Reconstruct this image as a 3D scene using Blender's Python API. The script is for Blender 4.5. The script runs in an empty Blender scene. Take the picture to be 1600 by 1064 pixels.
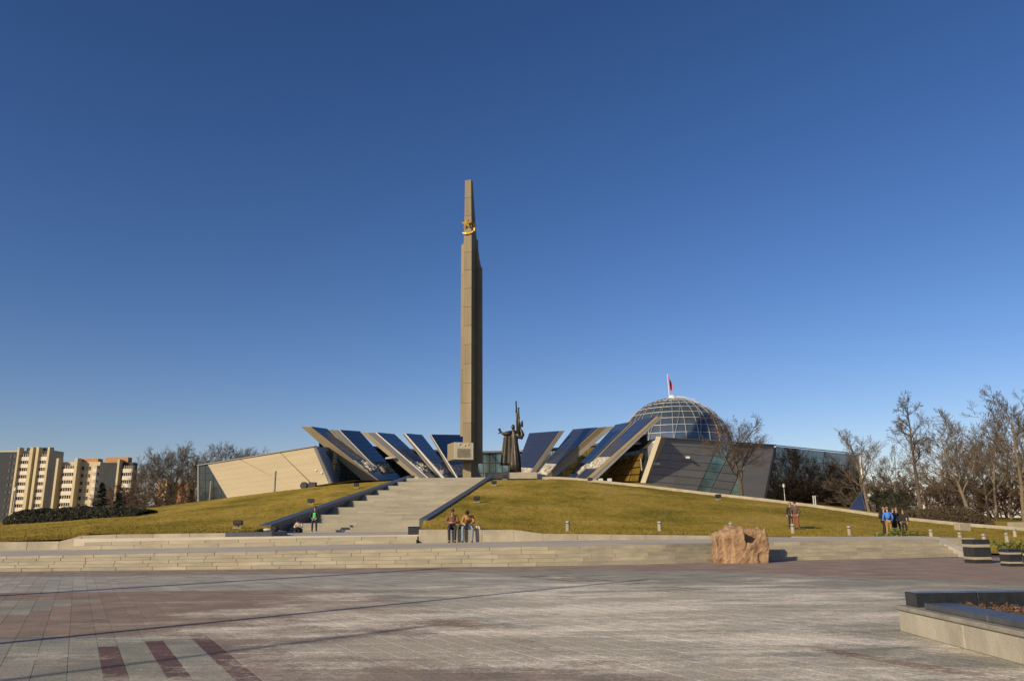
import bpy, bmesh, math, random
import numpy as np
from mathutils import Vector, Matrix
S = bpy.context.scene
COL = S.collection
PI = math.pi
R_ = math.radians
random.seed(7)

# ---------------------------------------------------------------- camera
CAMH = 1.6
PITCH = math.atan(288 / 1200.0)
ROLL = R_(0.6)
cd = bpy.data.cameras.new('camera'); cd.sensor_width = 36; cd.lens = 27.0
cd.clip_start = 0.1; cd.clip_end = 8000
cam = bpy.data.objects.new('camera', cd); COL.objects.link(cam)
MROT = Matrix.Rotation(PI / 2 + PITCH, 3, 'X') @ Matrix.Rotation(-ROLL, 3, 'Z')
cam.matrix_world = Matrix.Translation((0, 0, CAMH)) @ MROT.to_4x4()
S.camera = cam

# ---------------------------------------------------------------- sky, sun, exposure
SUN_AZ = R_(44)       # shadows run 44 degrees to the right of straight ahead
SUN_EL = R_(23)
w = bpy.data.worlds.new('World'); S.world = w; w.use_nodes = True
nt = w.node_tree; nt.nodes.clear()
sky = nt.nodes.new('ShaderNodeTexSky'); sky.sky_type = 'NISHITA'; sky.sun_disc = False
sky.sun_elevation = SUN_EL
sky.sun_rotation = PI + SUN_AZ
sky.altitude = 200; sky.air_density = 1.0; sky.dust_density = 0.6; sky.ozone_density = 2.5
bg = nt.nodes.new('ShaderNodeBackground'); bg.inputs['Strength'].default_value = 0.085
hs = nt.nodes.new('ShaderNodeHueSaturation'); hs.inputs['Saturation'].default_value = 1.2
gm = nt.nodes.new('ShaderNodeGamma'); gm.inputs['Gamma'].default_value = 1.18
tn = nt.nodes.new('ShaderNodeVectorMath'); tn.operation = 'MULTIPLY'; tn.inputs[1].default_value = (.69, .572, .632)
wo = nt.nodes.new('ShaderNodeOutputWorld')
nt.links.new(sky.outputs[0], hs.inputs['Color']); nt.links.new(hs.outputs[0], gm.inputs[0]); nt.links.new(gm.outputs[0], tn.inputs[0]); nt.links.new(tn.outputs[0], bg.inputs[0]); nt.links.new(bg.outputs[0], wo.inputs[0])
sl = bpy.data.lights.new('sun', 'SUN'); sl.energy = 3.6; sl.angle = R_(0.5); sl.color = (1.0, 0.84, 0.60)
so = bpy.data.objects.new('sun', sl); COL.objects.link(so)
sd = Vector((-math.sin(SUN_AZ) * math.cos(SUN_EL), -math.cos(SUN_AZ) * math.cos(SUN_EL), math.sin(SUN_EL)))
so.rotation_euler = sd.to_track_quat('Z', 'Y').to_euler()
so.location = (-60, -60, 60)
S.view_settings.view_transform = 'Standard'; S.view_settings.look = 'None'
S.view_settings.exposure = 0.5; S.view_settings.gamma = 1.0

# ---------------------------------------------------------------- helpers
def ray(x, y): return MROT @ Vector(((x - 800) / 1200.0, (532 - y) / 1200.0, -1))
def at(x, y, Y):
    d = ray(x, y); return Vector((0, 0, CAMH)) + d * (Y / d.y)
def onz(x, y, z=0.0):
    d = ray(x, y); return Vector((0, 0, CAMH)) + d * ((z - CAMH) / d.z)

def tag(o, label=None, cat=None, group=None, kind=None):
    if label: o['label'] = label
    if cat: o['category'] = cat
    if group: o['group'] = group
    if kind: o['kind'] = kind
    return o
def thing(name, label, cat, loc=(0, 0, 0), rz=0, group=None):
    o = bpy.data.objects.new(name, None); COL.objects.link(o)
    o.empty_display_size = 0.2
    o.location = loc; o.rotation_euler = (0, 0, rz)
    return tag(o, label, cat, group)
def dup(o, parent=None, loc=None, rz=None, scale=None):
    c = o.copy(); COL.objects.link(c); c.parent = parent
    if loc is not None: c.location = loc
    if rz is not None: c.rotation_euler = (0, 0, rz)
    if scale is not None: c.scale = (scale,) * 3 if not hasattr(scale, '__len__') else scale
    for ch in list(o.children): dup(ch, c)
    return c

class MB:
    def __init__(s): s.v = []; s.f = []; s.m = []; s.cur = 0
    def add(s, vs, fs):
        n = len(s.v); s.v += [tuple(q) for q in vs]; s.f += [tuple(i + n for i in f) for f in fs]; s.m += [s.cur] * len(fs); return s
    def hexa(s, p):   # p: 4 bottom ccw, 4 top ccw
        return s.add(p, [(3, 2, 1, 0), (4, 5, 6, 7), (0, 1, 5, 4), (1, 2, 6, 5), (2, 3, 7, 6), (3, 0, 4, 7)])
    def box(s, c, d, rz=0, taper=1.0):
        ca, sa = math.cos(rz), math.sin(rz); p = []
        for k, t in ((-1, 1.0), (1, taper)):
            for i, j in ((-1, -1), (1, -1), (1, 1), (-1, 1)):
                x, y = i * d[0] / 2 * t, j * d[1] / 2 * t
                p.append((c[0] + x * ca - y * sa, c[1] + x * sa + y * ca, c[2] + k * d[2] / 2))
        return s.hexa(p)
    def tube(s, pts, rs, n=6, cap=True):
        pts = [Vector(q) for q in pts]; N = len(pts)
        if not hasattr(rs, '__len__'): rs = [rs] * N
        base = len(s.v); ref = None
        for i, q in enumerate(pts):
            t = (pts[min(i + 1, N - 1)] - pts[max(i - 1, 0)])
            if t.length < 1e-9: t = Vector((0, 0, 1))
            t.normalize()
            if ref is None: ref = t.orthogonal().normalized()
            u = ref - t * ref.dot(t)
            if u.length < 1e-6: u = t.orthogonal()
            u.normalize(); ref = u; vv = t.cross(u)
            for k in range(n):
                a = 2 * PI * k / n; s.v.append(tuple(q + (u * math.cos(a) + vv * math.sin(a)) * rs[i]))
        for i in range(N - 1):
            for k in range(n):
                k2 = (k + 1) % n
                s.f.append((base + i * n + k, base + i * n + k2, base + (i + 1) * n + k2, base + (i + 1) * n + k)); s.m.append(s.cur)
        if cap and n > 2:
            s.f.append(tuple(base + k for k in reversed(range(n)))); s.m.append(s.cur)
            s.f.append(tuple(base + (N - 1) * n + k for k in range(n))); s.m.append(s.cur)
        return s
    def lathe(s, prof, n=16, c=(0, 0, 0)):
        base = len(s.v)
        for r, z in prof:
            for k in range(n):
                a = 2 * PI * k / n; s.v.append((c[0] + r * math.cos(a), c[1] + r * math.sin(a), c[2] + z))
        for i in range(len(prof) - 1):
            for k in range(n):
                k2 = (k + 1) % n
                s.f.append((base + i * n + k, base + i * n + k2, base + (i + 1) * n + k2, base + (i + 1) * n + k)); s.m.append(s.cur)
        s.f.append(tuple(base + k for k in reversed(range(n)))); s.m.append(s.cur)
        s.f.append(tuple(base + (len(prof) - 1) * n + k for k in range(n))); s.m.append(s.cur)
        return s
    def ell(s, c, r, nu=12, nv=8, jit=0):
        base = len(s.v)
        for i in range(nv + 1):
            th = PI * i / nv
            for k in range(nu):
                a = 2 * PI * k / nu; q = 1 + random.uniform(-jit, jit)
                s.v.append((c[0] + r[0] * q * math.sin(th) * math.cos(a), c[1] + r[1] * q * math.sin(th) * math.sin(a), c[2] + r[2] * q * math.cos(th)))
        for i in range(nv):
            for k in range(nu):
                k2 = (k + 1) % nu
                s.f.append((base + i * nu + k, base + (i + 1) * nu + k, base + (i + 1) * nu + k2, base + i * nu + k2)); s.m.append(s.cur)
        return s
    def prism(s, poly, ext):   # poly: 3d points; ext: vector
        n = len(poly); e = Vector(ext)
        vs = [Vector(q) for q in poly] + [Vector(q) + e for q in poly]
        return s.add(vs, [tuple(reversed(range(n))), tuple(range(n, 2 * n))] + [(i, (i + 1) % n, n + (i + 1) % n, n + i) for i in range(n)])
    def mesh(s, name, smooth=False, fix=True):
        me = bpy.data.meshes.new(name); me.from_pydata(s.v, [], s.f); me.update()
        if fix:
            bm = bmesh.new(); bm.from_mesh(me); bmesh.ops.recalc_face_normals(bm, faces=bm.faces); bm.to_mesh(me); bm.free()
        if smooth: me.polygons.foreach_set('use_smooth', [True] * len(me.polygons))
        return me
    def build(s, name, mat, parent=None, smooth=False, fix=True, bevel=0, world=True):
        if parent is not None and world:
            l = parent.matrix_basis.translation.copy(); q = parent.parent
            while q is not None: l += q.matrix_basis.translation; q = q.parent
            if l.length > 0: s.v = [(a - l.x, b - l.y, c - l.z) for a, b, c in s.v]
        me = s.mesh(name, smooth, fix)
        mats = mat if isinstance(mat, (list, tuple)) else [mat]
        for m in mats: me.materials.append(m)
        if len(mats) > 1: me.polygons.foreach_set('material_index', s.m)
        if bevel:
            bm = bmesh.new(); bm.from_mesh(me)
            bmesh.ops.bevel(bm, geom=bm.edges[:], offset=bevel, segments=1, affect='EDGES'); bm.to_mesh(me); bm.free()
        return link(name, me, parent)
def link(name, me, parent=None):
    o = bpy.data.objects.new(name, me); COL.objects.link(o); o.parent = parent; return o

# ---------------------------------------------------------------- materials
def mat(name, col, rough=0.7, var=0.15, scale=3.0, bump=0.0, bscale=None, metal=0.0, rnd=0.0, spec=0.5, streak=None, detail=6, col2=None, emis=None):
    m = bpy.data.materials.new(name); m.use_nodes = True
    t = m.node_tree; b = t.nodes['Principled BSDF']; N = t.nodes.new; L = t.links.new
    b.inputs['Roughness'].default_value = rough; b.inputs['Metallic'].default_value = metal
    b.inputs['Specular IOR Level'].default_value = spec
    geo = N('ShaderNodeNewGeometry'); mp = N('ShaderNodeMapping'); L(geo.outputs['Position'], mp.inputs[0])
    if streak: mp.inputs['Scale'].default_value = streak
    nz = N('ShaderNodeTexNoise'); nz.inputs['Scale'].default_value = scale; nz.inputs['Detail'].default_value = detail; nz.inputs['Roughness'].default_value = 0.65
    L(mp.outputs[0], nz.inputs['Vector'])
    mx = N('ShaderNodeMix'); mx.data_type = 'RGBA'
    c1 = tuple(c * (1 - var) for c in col); c2 = col2 or tuple(min(1, c * (1 + var)) for c in col)
    mx.inputs['A'].default_value = (*c1, 1); mx.inputs['B'].default_value = (*c2, 1)
    rp = N('ShaderNodeMapRange'); rp.inputs['From Min'].default_value = 0.3; rp.inputs['From Max'].default_value = 0.7
    L(nz.outputs['Fac'], rp.inputs['Value']); L(rp.outputs[0], mx.inputs['Factor'])
    out = mx.outputs['Result']
    if rnd:
        oi = N('ShaderNodeObjectInfo'); r2 = N('ShaderNodeMapRange'); r2.inputs['To Min'].default_value = 1 - rnd; r2.inputs['To Max'].default_value = 1 + rnd
        L(oi.outputs['Random'], r2.inputs['Value'])
        vm = N('ShaderNodeVectorMath'); vm.operation = 'SCALE'; L(out, vm.inputs[0]); L(r2.outputs[0], vm.inputs['Scale']); out = vm.outputs[0]
    L(out, b.inputs['Base Color'])
    if bump:
        n2 = N('ShaderNodeTexNoise'); n2.inputs['Scale'].default_value = bscale or scale * 4; n2.inputs['Detail'].default_value = 5
        L(geo.outputs['Position'], n2.inputs['Vector'])
        bp = N('ShaderNodeBump'); bp.inputs['Strength'].default_value = bump; bp.inputs['Distance'].default_value = 0.05
        L(n2.outputs['Fac'], bp.inputs['Height']); L(bp.outputs[0], b.inputs['Normal'])
    if emis:
        b.inputs['Emission Color'].default_value = (*emis[0], 1); b.inputs['Emission Strength'].default_value = emis[1]
    return m

M = {}
M['step'] = mat('step_granite', (.31, .275, .195), .75, .22, 1.3, .25, 25, rnd=.12, streak=(.6, 3, 3))
M['wallstone'] = mat('pale_granite', (.31, .275, .20), .75, .22, 1.0, .25, 25, rnd=.08)
M['stair'] = mat('stair_granite', (.285, .26, .195), .8, .2, .5, .25, 20, rnd=.10, streak=(.5, 2, 2))
M['landing'] = mat('landing_granite', (.42, .375, .30), .75, .2, .5, .2, 20, streak=(.3, 1, 1))
M['black'] = mat('black_granite', (.022, .025, .03), .22, .3, 8, .03, 60)
M['blackp'] = mat('polished_dark_granite', (.06, .066, .078), .42, .3, 6, .02, 60)
M['concrete'] = mat('planter_concrete', (.34, .315, .25), .85, .22, 2.2, .4, 40, streak=(1, 1, .35))
M['coping'] = mat('weathered_ledge', (.22, .205, .17), .85, .3, 3, .4, 40)
M['soil'] = mat('mulch', (.10, .055, .03), .95, .5, 14, 1.0, 40, col2=(.22, .12, .06))
M['boulder'] = mat('boulder_stone', (.27, .15, .075), .9, .4, 2.2, .8, 9, col2=(.40, .265, .15))
M['obelisk'] = mat('obelisk_stone', (.205, .166, .098), .75, .22, .5, .15, 8, rnd=.12, streak=(1, 1, .12))
M['gold'] = mat('gilded_metal', (.80, .50, .10), .38, .12, 3, metal=.55)
M['plaque'] = mat('pale_plaque_stone', (.52, .48, .37), .7, .08, 2)
M['plaquetext'] = mat('plaque_relief', (.42, .37, .26), .7, .3, 9, .3, 14)
M['clad'] = mat('beige_cladding', (.37, .315, .205), .6, .06, .25, .05, 5, rnd=.02, streak=(.3, .3, 3))
M['beigetrim'] = mat('beige_trim', (.27, .22, .135), .45, .1, .6)
M['goldtrim'] = mat('bronze_toned_panel', (.19, .145, .075), .4, .12, .6, metal=.5)
M['white'] = mat('white_metal', (.60, .58, .54), .45, .06, 1)
M['darkmetal'] = mat('dark_grey_panel', (.12, .12, .12), .45, .15, .3, rnd=.06, streak=(.3, .3, 4))
M['greypanel'] = mat('grey_panel', (.20, .20, .195), .5, .12, .4, rnd=.05, streak=(.3, .3, 3))
M['blueglass'] = mat('blue_solar_glass', (.027, .031, .048), .24, .15, .5, spec=.5)
M['greenglass'] = mat('green_tinted_glass', (.20, .27, .25), .10, .3, .25, metal=.8)
M['darkglass'] = mat('dark_glass', (.022, .028, .028), .10, .3, .4, spec=.35)
M['mirror'] = mat('mirror_glass', (.215, .225, .235), .015, .05, .3, metal=1.0)
M['domeglass'] = mat('dome_glass', (.10, .14, .17), .05, .25, .3, metal=.55, spec=.8)
M['goldreflectglass'] = mat('gold_reflection_tint_glass', (.55, .36, .07), .2, .3, .6, metal=.8)  # warm reflections put into the glass as a gold base colour
M['interior'] = mat('dark_interior', (.035, .032, .026), .8, .4, .4)
M['frieze'] = mat('frieze_relief', (.20, .17, .12), .7, .7, 2.2, .6, 2.5, col2=(.75, .70, .58))
M['bronze'] = mat('statue_bronze', (.052, .044, .033), .42, .35, 1.5, .25, 8, metal=.5)
M['bark'] = mat('bark', (.09, .07, .048), .9, .3, 4, .4, 20)
M['twig'] = mat('twigs', (.095, .07, .046), .9, .25, 2)
M['twigred'] = mat('reddish_twigs', (.115, .06, .034), .9, .3, 1)
M['barkpale'] = mat('pale_bark', (.15, .12, .08), .9, .3, 4, .4, 20)
M['hedge'] = mat('hedge_foliage', (.035, .036, .018), .8, .4, 1.5, rnd=.1)
M['hedgebrown'] = mat('brown_hedge_foliage', (.07, .052, .026), .8, .4, 1.5)
M['bushgreen'] = mat('evergreen_bush', (.125, .135, .022), .7, .35, 4)
M['conifer'] = mat('conifer_needles', (.022, .036, .022), .8, .35, 2)
M['asphalt'] = mat('asphalt', (.07, .07, .072), .9, .2, 2, .3, 40)
M['earth'] = mat('earth', (.09, .075, .04), .95, .35, .05, .3, 3)
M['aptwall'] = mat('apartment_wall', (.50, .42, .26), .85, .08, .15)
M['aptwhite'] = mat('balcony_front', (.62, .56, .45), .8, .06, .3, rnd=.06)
M['aptgreyshade'] = mat('apartment_grey_and_shade', (.03, .036, .042), .85, .1, .2)  # shade painted into tower walls as near-black; also grey roof houses
M['aptwin'] = mat('apartment_window', (.05, .05, .055), .2, .4, .6, rnd=.3)
M['orange'] = mat('orange_brick', (.42, .21, .08), .85, .15, .4)
M['steel'] = mat('galvanised_steel', (.38, .38, .37), .45, .1, 2, metal=.4)
M['lampblack'] = mat('lamp_housing', (.025, .026, .026), .5, .2, 4)
M['lens'] = mat('lamp_glass', (.5, .52, .52), .1, .1, 3)
M['red'] = mat('flag_red', (.55, .03, .03), .7, .1, 2)
M['flagwhite'] = mat('flag_white', (.7, .7, .68), .7, .05, 2)
M['skin'] = mat('skin', (.42, .25, .17), .6, .06, 20)
M['pyr'] = mat('skylight_glass', (.16, .22, .34), .08, .1, .6, metal=.8)
def cloth(name, c, **k): return mat(name, c, .85, .14, 14, .3, 60, **k)

def paver_mat(name, attr, const=None):
    m = bpy.data.materials.new(name); m.use_nodes = True
    t = m.node_tree; b = t.nodes['Principled BSDF']; N = t.nodes.new; L = t.links.new
    geo = N('ShaderNodeNewGeometry'); P = geo.outputs['Position']
    if const:
        rgb = N('ShaderNodeRGB'); rgb.outputs[0].default_value = (*const, 1); base = rgb.outputs[0]
    elif attr:
        ca = N('ShaderNodeVertexColor'); ca.layer_name = 'tint'; base = ca.outputs['Color']
    else:
        oi = N('ShaderNodeObjectInfo'); base = oi.outputs['Color']
    def noise(scale, st=(1, 1, 1), det=8, ro=.6):
        mp = N('ShaderNodeMapping'); mp.inputs['Scale'].default_value = st; L(P, mp.inputs[0])
        n = N('ShaderNodeTexNoise'); n.inputs['Scale'].default_value = scale; n.inputs['Detail'].default_value = det; n.inputs['Roughness'].default_value = ro
        L(mp.outputs[0], n.inputs['Vector']); return n.outputs['Fac']
    def rng(v, a, c, lo=0., hi=1.):
        r = N('ShaderNodeMapRange'); r.interpolation_type = 'SMOOTHSTEP'
        for k, q in (('From Min', a), ('From Max', c), ('To Min', lo), ('To Max', hi)): r.inputs[k].default_value = q
        L(v, r.inputs['Value']); return r.outputs[0]
    def mth(op, a, c):
        q = N('ShaderNodeMath'); q.operation = op
        for i, x in enumerate((a, c)):
            if isinstance(x, (int, float)): q.inputs[i].default_value = x
            else: L(x, q.inputs[i])
        return q.outputs[0]
    grain = rng(noise(28, det=10, ro=.8), .3, .7, .50, 1.50)
    fine = rng(noise(130, det=4, ro=.8), .3, .7, .72, 1.28)
    blot = rng(noise(.9, (1, 1.2, 1)), .3, .7, .82, 1.18)
    sc = mth('MULTIPLY', mth('MULTIPLY', grain, fine), blot)
    vm = N('ShaderNodeVectorMath'); vm.operation = 'SCALE'; L(base, vm.inputs[0]); L(sc, vm.inputs['Scale'])
    # sand and salt residue: thick in the middle of the square, thin at its edges
    sx = N('ShaderNodeSeparateXYZ'); L(P, sx.inputs[0])
    ax = mth('DIVIDE', mth('SUBTRACT', sx.outputs[0], 2.6), 10.0); ay = mth('DIVIDE', mth('SUBTRACT', sx.outputs[1], 15.0), 10.5)
    rr = mth('SQRT', mth('ADD', mth('MULTIPLY', ax, ax), mth('MULTIPLY', ay, ay)), 0)
    cen = rng(rr, .25, 1.4, .34, -.28)
    d1 = mth('ADD', mth('ADD', mth('MULTIPLY', noise(.5, (.6, 1.25, 1), 10, .7), 2.2), -.6), cen)
    d1 = mth('ADD', d1, mth('MULTIPLY', mth('SUBTRACT', noise(11, (1, 1, 1), 8, .85), .5), 1.1))
    dust = mth('MAXIMUM', rng(d1, .44, .86, 0, .88), mth('MULTIPLY', rng(noise(70, det=3, ro=.7), .58, .68, 0, .6), rng(noise(1.1), .38, .62)))
    mx = N('ShaderNodeMix'); mx.data_type = 'RGBA'; L(dust, mx.inputs['Factor']); L(vm.outputs[0], mx.inputs['A'])
    # two kinds of residue: dull sand and paler salt in drifting patches
    salt = rng(mth('ADD', noise(.33, (.55, 1.5, 1), 9, .72), mth('MULTIPLY', mth('SUBTRACT', noise(6, (1, 1, 1), 8, .8), .5), .5)), .44, .60, 0, 1)
    dcm = N('ShaderNodeMix'); dcm.data_type = 'RGBA'; L(salt, dcm.inputs['Factor']); dcm.inputs['A'].default_value = (.44, .395, .30, 1); dcm.inputs['B'].default_value = (.78, .705, .565, 1)
    dc = N('ShaderNodeVectorMath'); dc.operation = 'SCALE'; L(dcm.outputs['Result'], dc.inputs[0]); L(mth('MULTIPLY', grain, fine), dc.inputs['Scale'])
    L(dc.outputs[0], mx.inputs['B']); L(mx.outputs['Result'], b.inputs['Base Color'])
    b.inputs['Roughness'].default_value = .82
    bp = N('ShaderNodeBump'); bp.inputs['Strength'].default_value = .55; bp.inputs['Distance'].default_value = .012
    L(noise(45, det=6, ro=.75), bp.inputs['Height']); L(bp.outputs[0], b.inputs['Normal'])
    return m
M['paver'] = paver_mat('paver_stone', False); M['paverfar'] = paver_mat('paver_stone_far', True)
M['joint'] = paver_mat('paving_joint', False, (.055, .045, .036))

def lawn_mat():
    m = bpy.data.materials.new('lawn_grass'); m.use_nodes = True
    t = m.node_tree; b = t.nodes['Principled BSDF']; N = t.nodes.new; L = t.links.new
    geo = N('ShaderNodeNewGeometry'); P = geo.outputs['Position']
    def noise(s, st=(1, 1, 1), d=6, r=.65):
        mp = N('ShaderNodeMapping'); mp.inputs['Scale'].default_value = st; L(P, mp.inputs[0])
        n = N('ShaderNodeTexNoise'); n.inputs['Scale'].default_value = s; n.inputs['Detail'].default_value = d; n.inputs['Roughness'].default_value = r
        L(mp.outputs[0], n.inputs['Vector']); return n.outputs['Fac']
    r1 = N('ShaderNodeValToRGB'); e = r1.color_ramp.elements
    e[0].position = .36; e[0].color = (.165, .138, .022, 1); e[1].position = .66; e[1].color = (.39, .275, .07, 1)
    q = e.new(.5); q.color = (.295, .215, .036, 1)
    L(noise(.16, (1, .8, 1)), r1.inputs[0])
    r2 = N('ShaderNodeMapRange'); r2.inputs['From Min'].default_value = .3; r2.inputs['From Max'].default_value = .7; r2.inputs['To Min'].default_value = .6; r2.inputs['To Max'].default_value = 1.4
    L(noise(2.6, (1, .35, 1), 9, .78), r2.inputs['Value'])
    vm = N('ShaderNodeVectorMath'); vm.operation = 'SCALE'; L(r1.outputs[0], vm.inputs[0]); L(r2.outputs[0], vm.inputs['Scale'])
    L(vm.outputs[0], b.inputs['Base Color']); b.inputs['Roughness'].default_value = .9; b.inputs['Specular IOR Level'].default_value = .03
    bp = N('ShaderNodeBump'); bp.inputs['Strength'].default_value = .7; bp.inputs['Distance'].default_value = .08
    L(noise(5, (1, .5, 1), 9, .8), bp.inputs['Height']); L(bp.outputs[0], b.inputs['Normal'])
    return m
M['lawn'] = lawn_mat()
M['blade'] = mat('grass_blade', (.20, .152, .03), .9, .35, 1.2, spec=.05)

# ================================================================ SETTING
def lerp(a, b, t): return a + (b - a) * t
def interp(tab, x):
    if x <= tab[0][0]: return tab[0][1]
    for (a, p), (b, q) in zip(tab, tab[1:]):
        if x <= b: return p + (q - p) * (x - a) / (b - a)
    return tab[-1][1]
# ground far below and behind everything
g = MB(); g.add([(-4000, -4000, -.8), (4000, -4000, -.8), (4000, 6000, -.8), (-4000, 6000, -.8)], [(0, 1, 2, 3)])
tag(g.build('ground', M['earth']), kind='structure')
# plaza base sheet
STEPLINE = [(-45, 32.4), (-24, 31.9), (2, 31.8), (6, 32.5), (9.4, 34.0), (14, 34.7), (20, 36.0)]
plaza = MB(); plaza.add([(-60, -25, -.002), (45, -25, -.002), (45, 33, -.002), (23, 37.8, -.002), (-60, 37.8, -.002)], [(0, 1, 2, 3, 4)])
plaza = tag(plaza.build('plaza', M['joint']), kind='structure')

# ---- pavers: joints run 29 degrees to the left, rows run across
GR = (.25, .24, .188); RED = (.235, .172, .122); DRED = (.10, .05, .042); MAUVE = (.25, .182, .135)
rng = random.Random(3)
def zone(s, x, y, w):
    if y < 12.02 and s < 2.2:
        for a, b, ym in ((.5, .78, 11.5), (1.2, 1.47, 12.0), (1.92, 2.2, 12.6)):
            if a - .02 < s - w / 2 and s + w / 2 < b + .02 and y < ym: return DRED
        return GR
    if y < 12.66 and s < 2.2: return (.21, .185, .16) if y > 12.3 and s < 1.9 else (GR if s < 1.92 else DRED)
    if 17.3 < y < 25.9:
        for q in (14.57, 15.1, 15.66):
            if abs(s - q) < .12: return DRED
    if y > 27.3 and x > 4: return MAUVE
    if x > 7 + (27 - y) * .9 and y > 19: return MAUVE
    if y > 28.6: return (.25, .195, .145)
    if 12.6 < y < 20.9 and s < 7.0: return GR if (x < -9.6 and y > 15.5 and y < 19) else RED
    if y >= 20.9 and s < 14: return (.32, .305, .25)
    if s < 6.2: return (.235, .185, .14)
    if 6.2 < s < 6.9: return (.175, .115, .085)
    if 9.4 < s < 10.0 and y < 16: return (.175, .115, .085)
    return GR
edges_s = [.5 - .41 * k for k in range(60, 0, -1)] + [.5, .78, 1.2, 1.47, 1.92, 2.2]
s_ = 2.2
while s_ < 14.2: s_ += .41; edges_s.append(s_)
edges_s += [14.47, 14.67, 15.0, 15.2, 15.56, 15.76]
s_ = 15.76
while s_ < 44: s_ += .41; edges_s.append(s_)
edges_y = [7.0, 7.75, 8.5, 9.25, 10.0, 10.75, 11.5, 12.0, 12.34, 12.64]
while edges_y[-1] < 34.5: edges_y.append(edges_y[-1] + .78)
tiles = []
for j in range(len(edges_y) - 1):
    y0, y1 = edges_y[j], edges_y[j + 1]; yc = (y0 + y1) / 2
    for i in range(len(edges_s) - 1):
        s0, s1 = edges_s[i], edges_s[i + 1]; sc = (s0 + s1) / 2; xc = sc - .554 * yc
        if abs(xc) > yc * .70 + 1.0: continue
        lim = interp(STEPLINE, xc) + .5
        if y1 > lim + .3: continue
        if xc > 5.2 and xc < 13 and 6 < yc < 12.1 and False: continue
        tiles.append((s0, s1, y0, y1, xc, yc))
def tile_col(t):
    c = zone((t[0] + t[1]) / 2, t[4], t[5], t[1] - t[0]); k = rng.uniform(.88, 1.12)
    return tuple(q * k * rng.uniform(.97, 1.03) for q in c)
def tile_pts(t, ox=0, oy=0, gap=.004, dz=0, h=.008):
    s0, s1, y0, y1 = t[:4]; p = []
    for z, g2 in ((-h, gap), (dz - .0015, gap), (dz, gap + .0015)):
        for (s, y) in ((s0 + g2, y0 + g2), (s1 - g2, y0 + g2), (s1 - g2, y1 - g2), (s0 + g2, y1 - g2)):
            p.append((s - .554 * y - ox, y - oy, z))
    return p
TF = [(0, 1, 5, 4), (1, 2, 6, 5), (2, 3, 7, 6), (3, 0, 4, 7), (4, 5, 9, 8), (5, 6, 10, 9), (6, 7, 11, 10), (7, 4, 8, 11), (8, 9, 10, 11)]
vis = sorted([t for t in tiles if abs(t[4]) < t[5] * .655 and t[5] > 8.55 and not (t[4] > 5.4 and t[5] < 12.1)], key=lambda t: t[5] + (2.5 if t[4] > -1 else 0))
near = set(vis[:300]); cache = {}
far_v = []; far_f = []; far_c = []
for t in tiles:
    c = tile_col(t); dz = rng.uniform(-.0006, .0006)
    if t in near:
        key = (round(t[1] - t[0], 3), round(t[3] - t[2], 3))
        if key not in cache:
            me = bpy.data.meshes.new('paver'); me.from_pydata(tile_pts((-(key[0]) / 2, key[0] / 2, -key[1] / 2, key[1] / 2)), [], TF); me.materials.append(M['paver']); cache[key] = me
        o = link('paver', cache[key], plaza); o.location = (t[4], t[5], dz); o.color = (*c, 1)
    else:
        n = len(far_v); far_v += tile_pts(t, dz=dz); far_f += [tuple(a + n for a in f) for f in TF]; far_c += [c] * len(TF)
me = bpy.data.meshes.new('paving'); me.from_pydata(far_v, [], far_f); me.materials.append(M['paverfar'])
ca = me.color_attributes.new('tint', 'FLOAT_COLOR', 'CORNER')
ca.data.foreach_set('color', [q for c in far_c for _ in range(4) for q in (*c, 1)])
tag(link('paving', me, plaza), kind='stuff')

# ---- broad steps along the back of the plaza, block by block
def steph(x): return interp([(-26, .50), (-8, .66), (2, .72), (20, .74)], x)
NST = 5; TREAD = .36
steps = tag(MB().box((0, 33.5, -.35), (1, 1, .3)).build('plaza_steps', M['step']), kind='structure')
def linepts(line, step):
    out = []; x = line[0][0]
    while x < line[-1][0] - 1e-6: out.append(x); x += step * rng.uniform(.8, 1.2)
    out.append(line[-1][0]); return out
for i in range(NST):
    xs = linepts(STEPLINE, 1.25)
    for a, b in zip(xs, xs[1:]):
        p = []; e = .004; jz = rng.uniform(-.004, .004); jy = rng.uniform(-.006, .006)
        for zt in (0, 1):
            for x, dy in ((a + e, 0), (b - e, 0), (b - e, TREAD + .08), (a + e, TREAD + .08)):
                y = interp(STEPLINE, x) + i * TREAD + dy + (jy if dy == 0 else 0); hh = steph(x) / NST
                p.append((x, y, (i + 1) * hh + jz if zt else max(-.1, i * hh - .05)))
        MB().hexa(p).build('step_block', M['step'], steps, bevel=.012)
# landing behind the steps (rises gently to the seat wall)
LY = 38.6   # line of the seat wall
def landz(x, y):
    y0 = interp(STEPLINE, x) + NST * TREAD; t = min(1, max(0, (y - y0) / (LY - y0)))
    return steph(x) - .006 + t * (.86 - .72)
ld = MB(); xs = [-60, -45, -30, -20, -14, -8, -3, 0, 2, 4, 6, 7, 8, 9.4, 11, 12.5, 14, 16, 18, 20]; nr = 6
for x in xs:
    y0 = interp(STEPLINE, x) + NST * TREAD + .03
    for k in range(nr):
        y = lerp(y0, max(LY + .6, y0 + .6), k / (nr - 1)); ld.v.append((x, y, landz(x, y)))
for i in range(len(xs) - 1):
    for k in range(nr - 1):
        a = i * nr + k; ld.f.append((a, a + nr, a + nr + 1, a + 1)); ld.m.append(0)
tag(ld.build('landing', M['landing'], fix=False), kind='structure')
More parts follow.
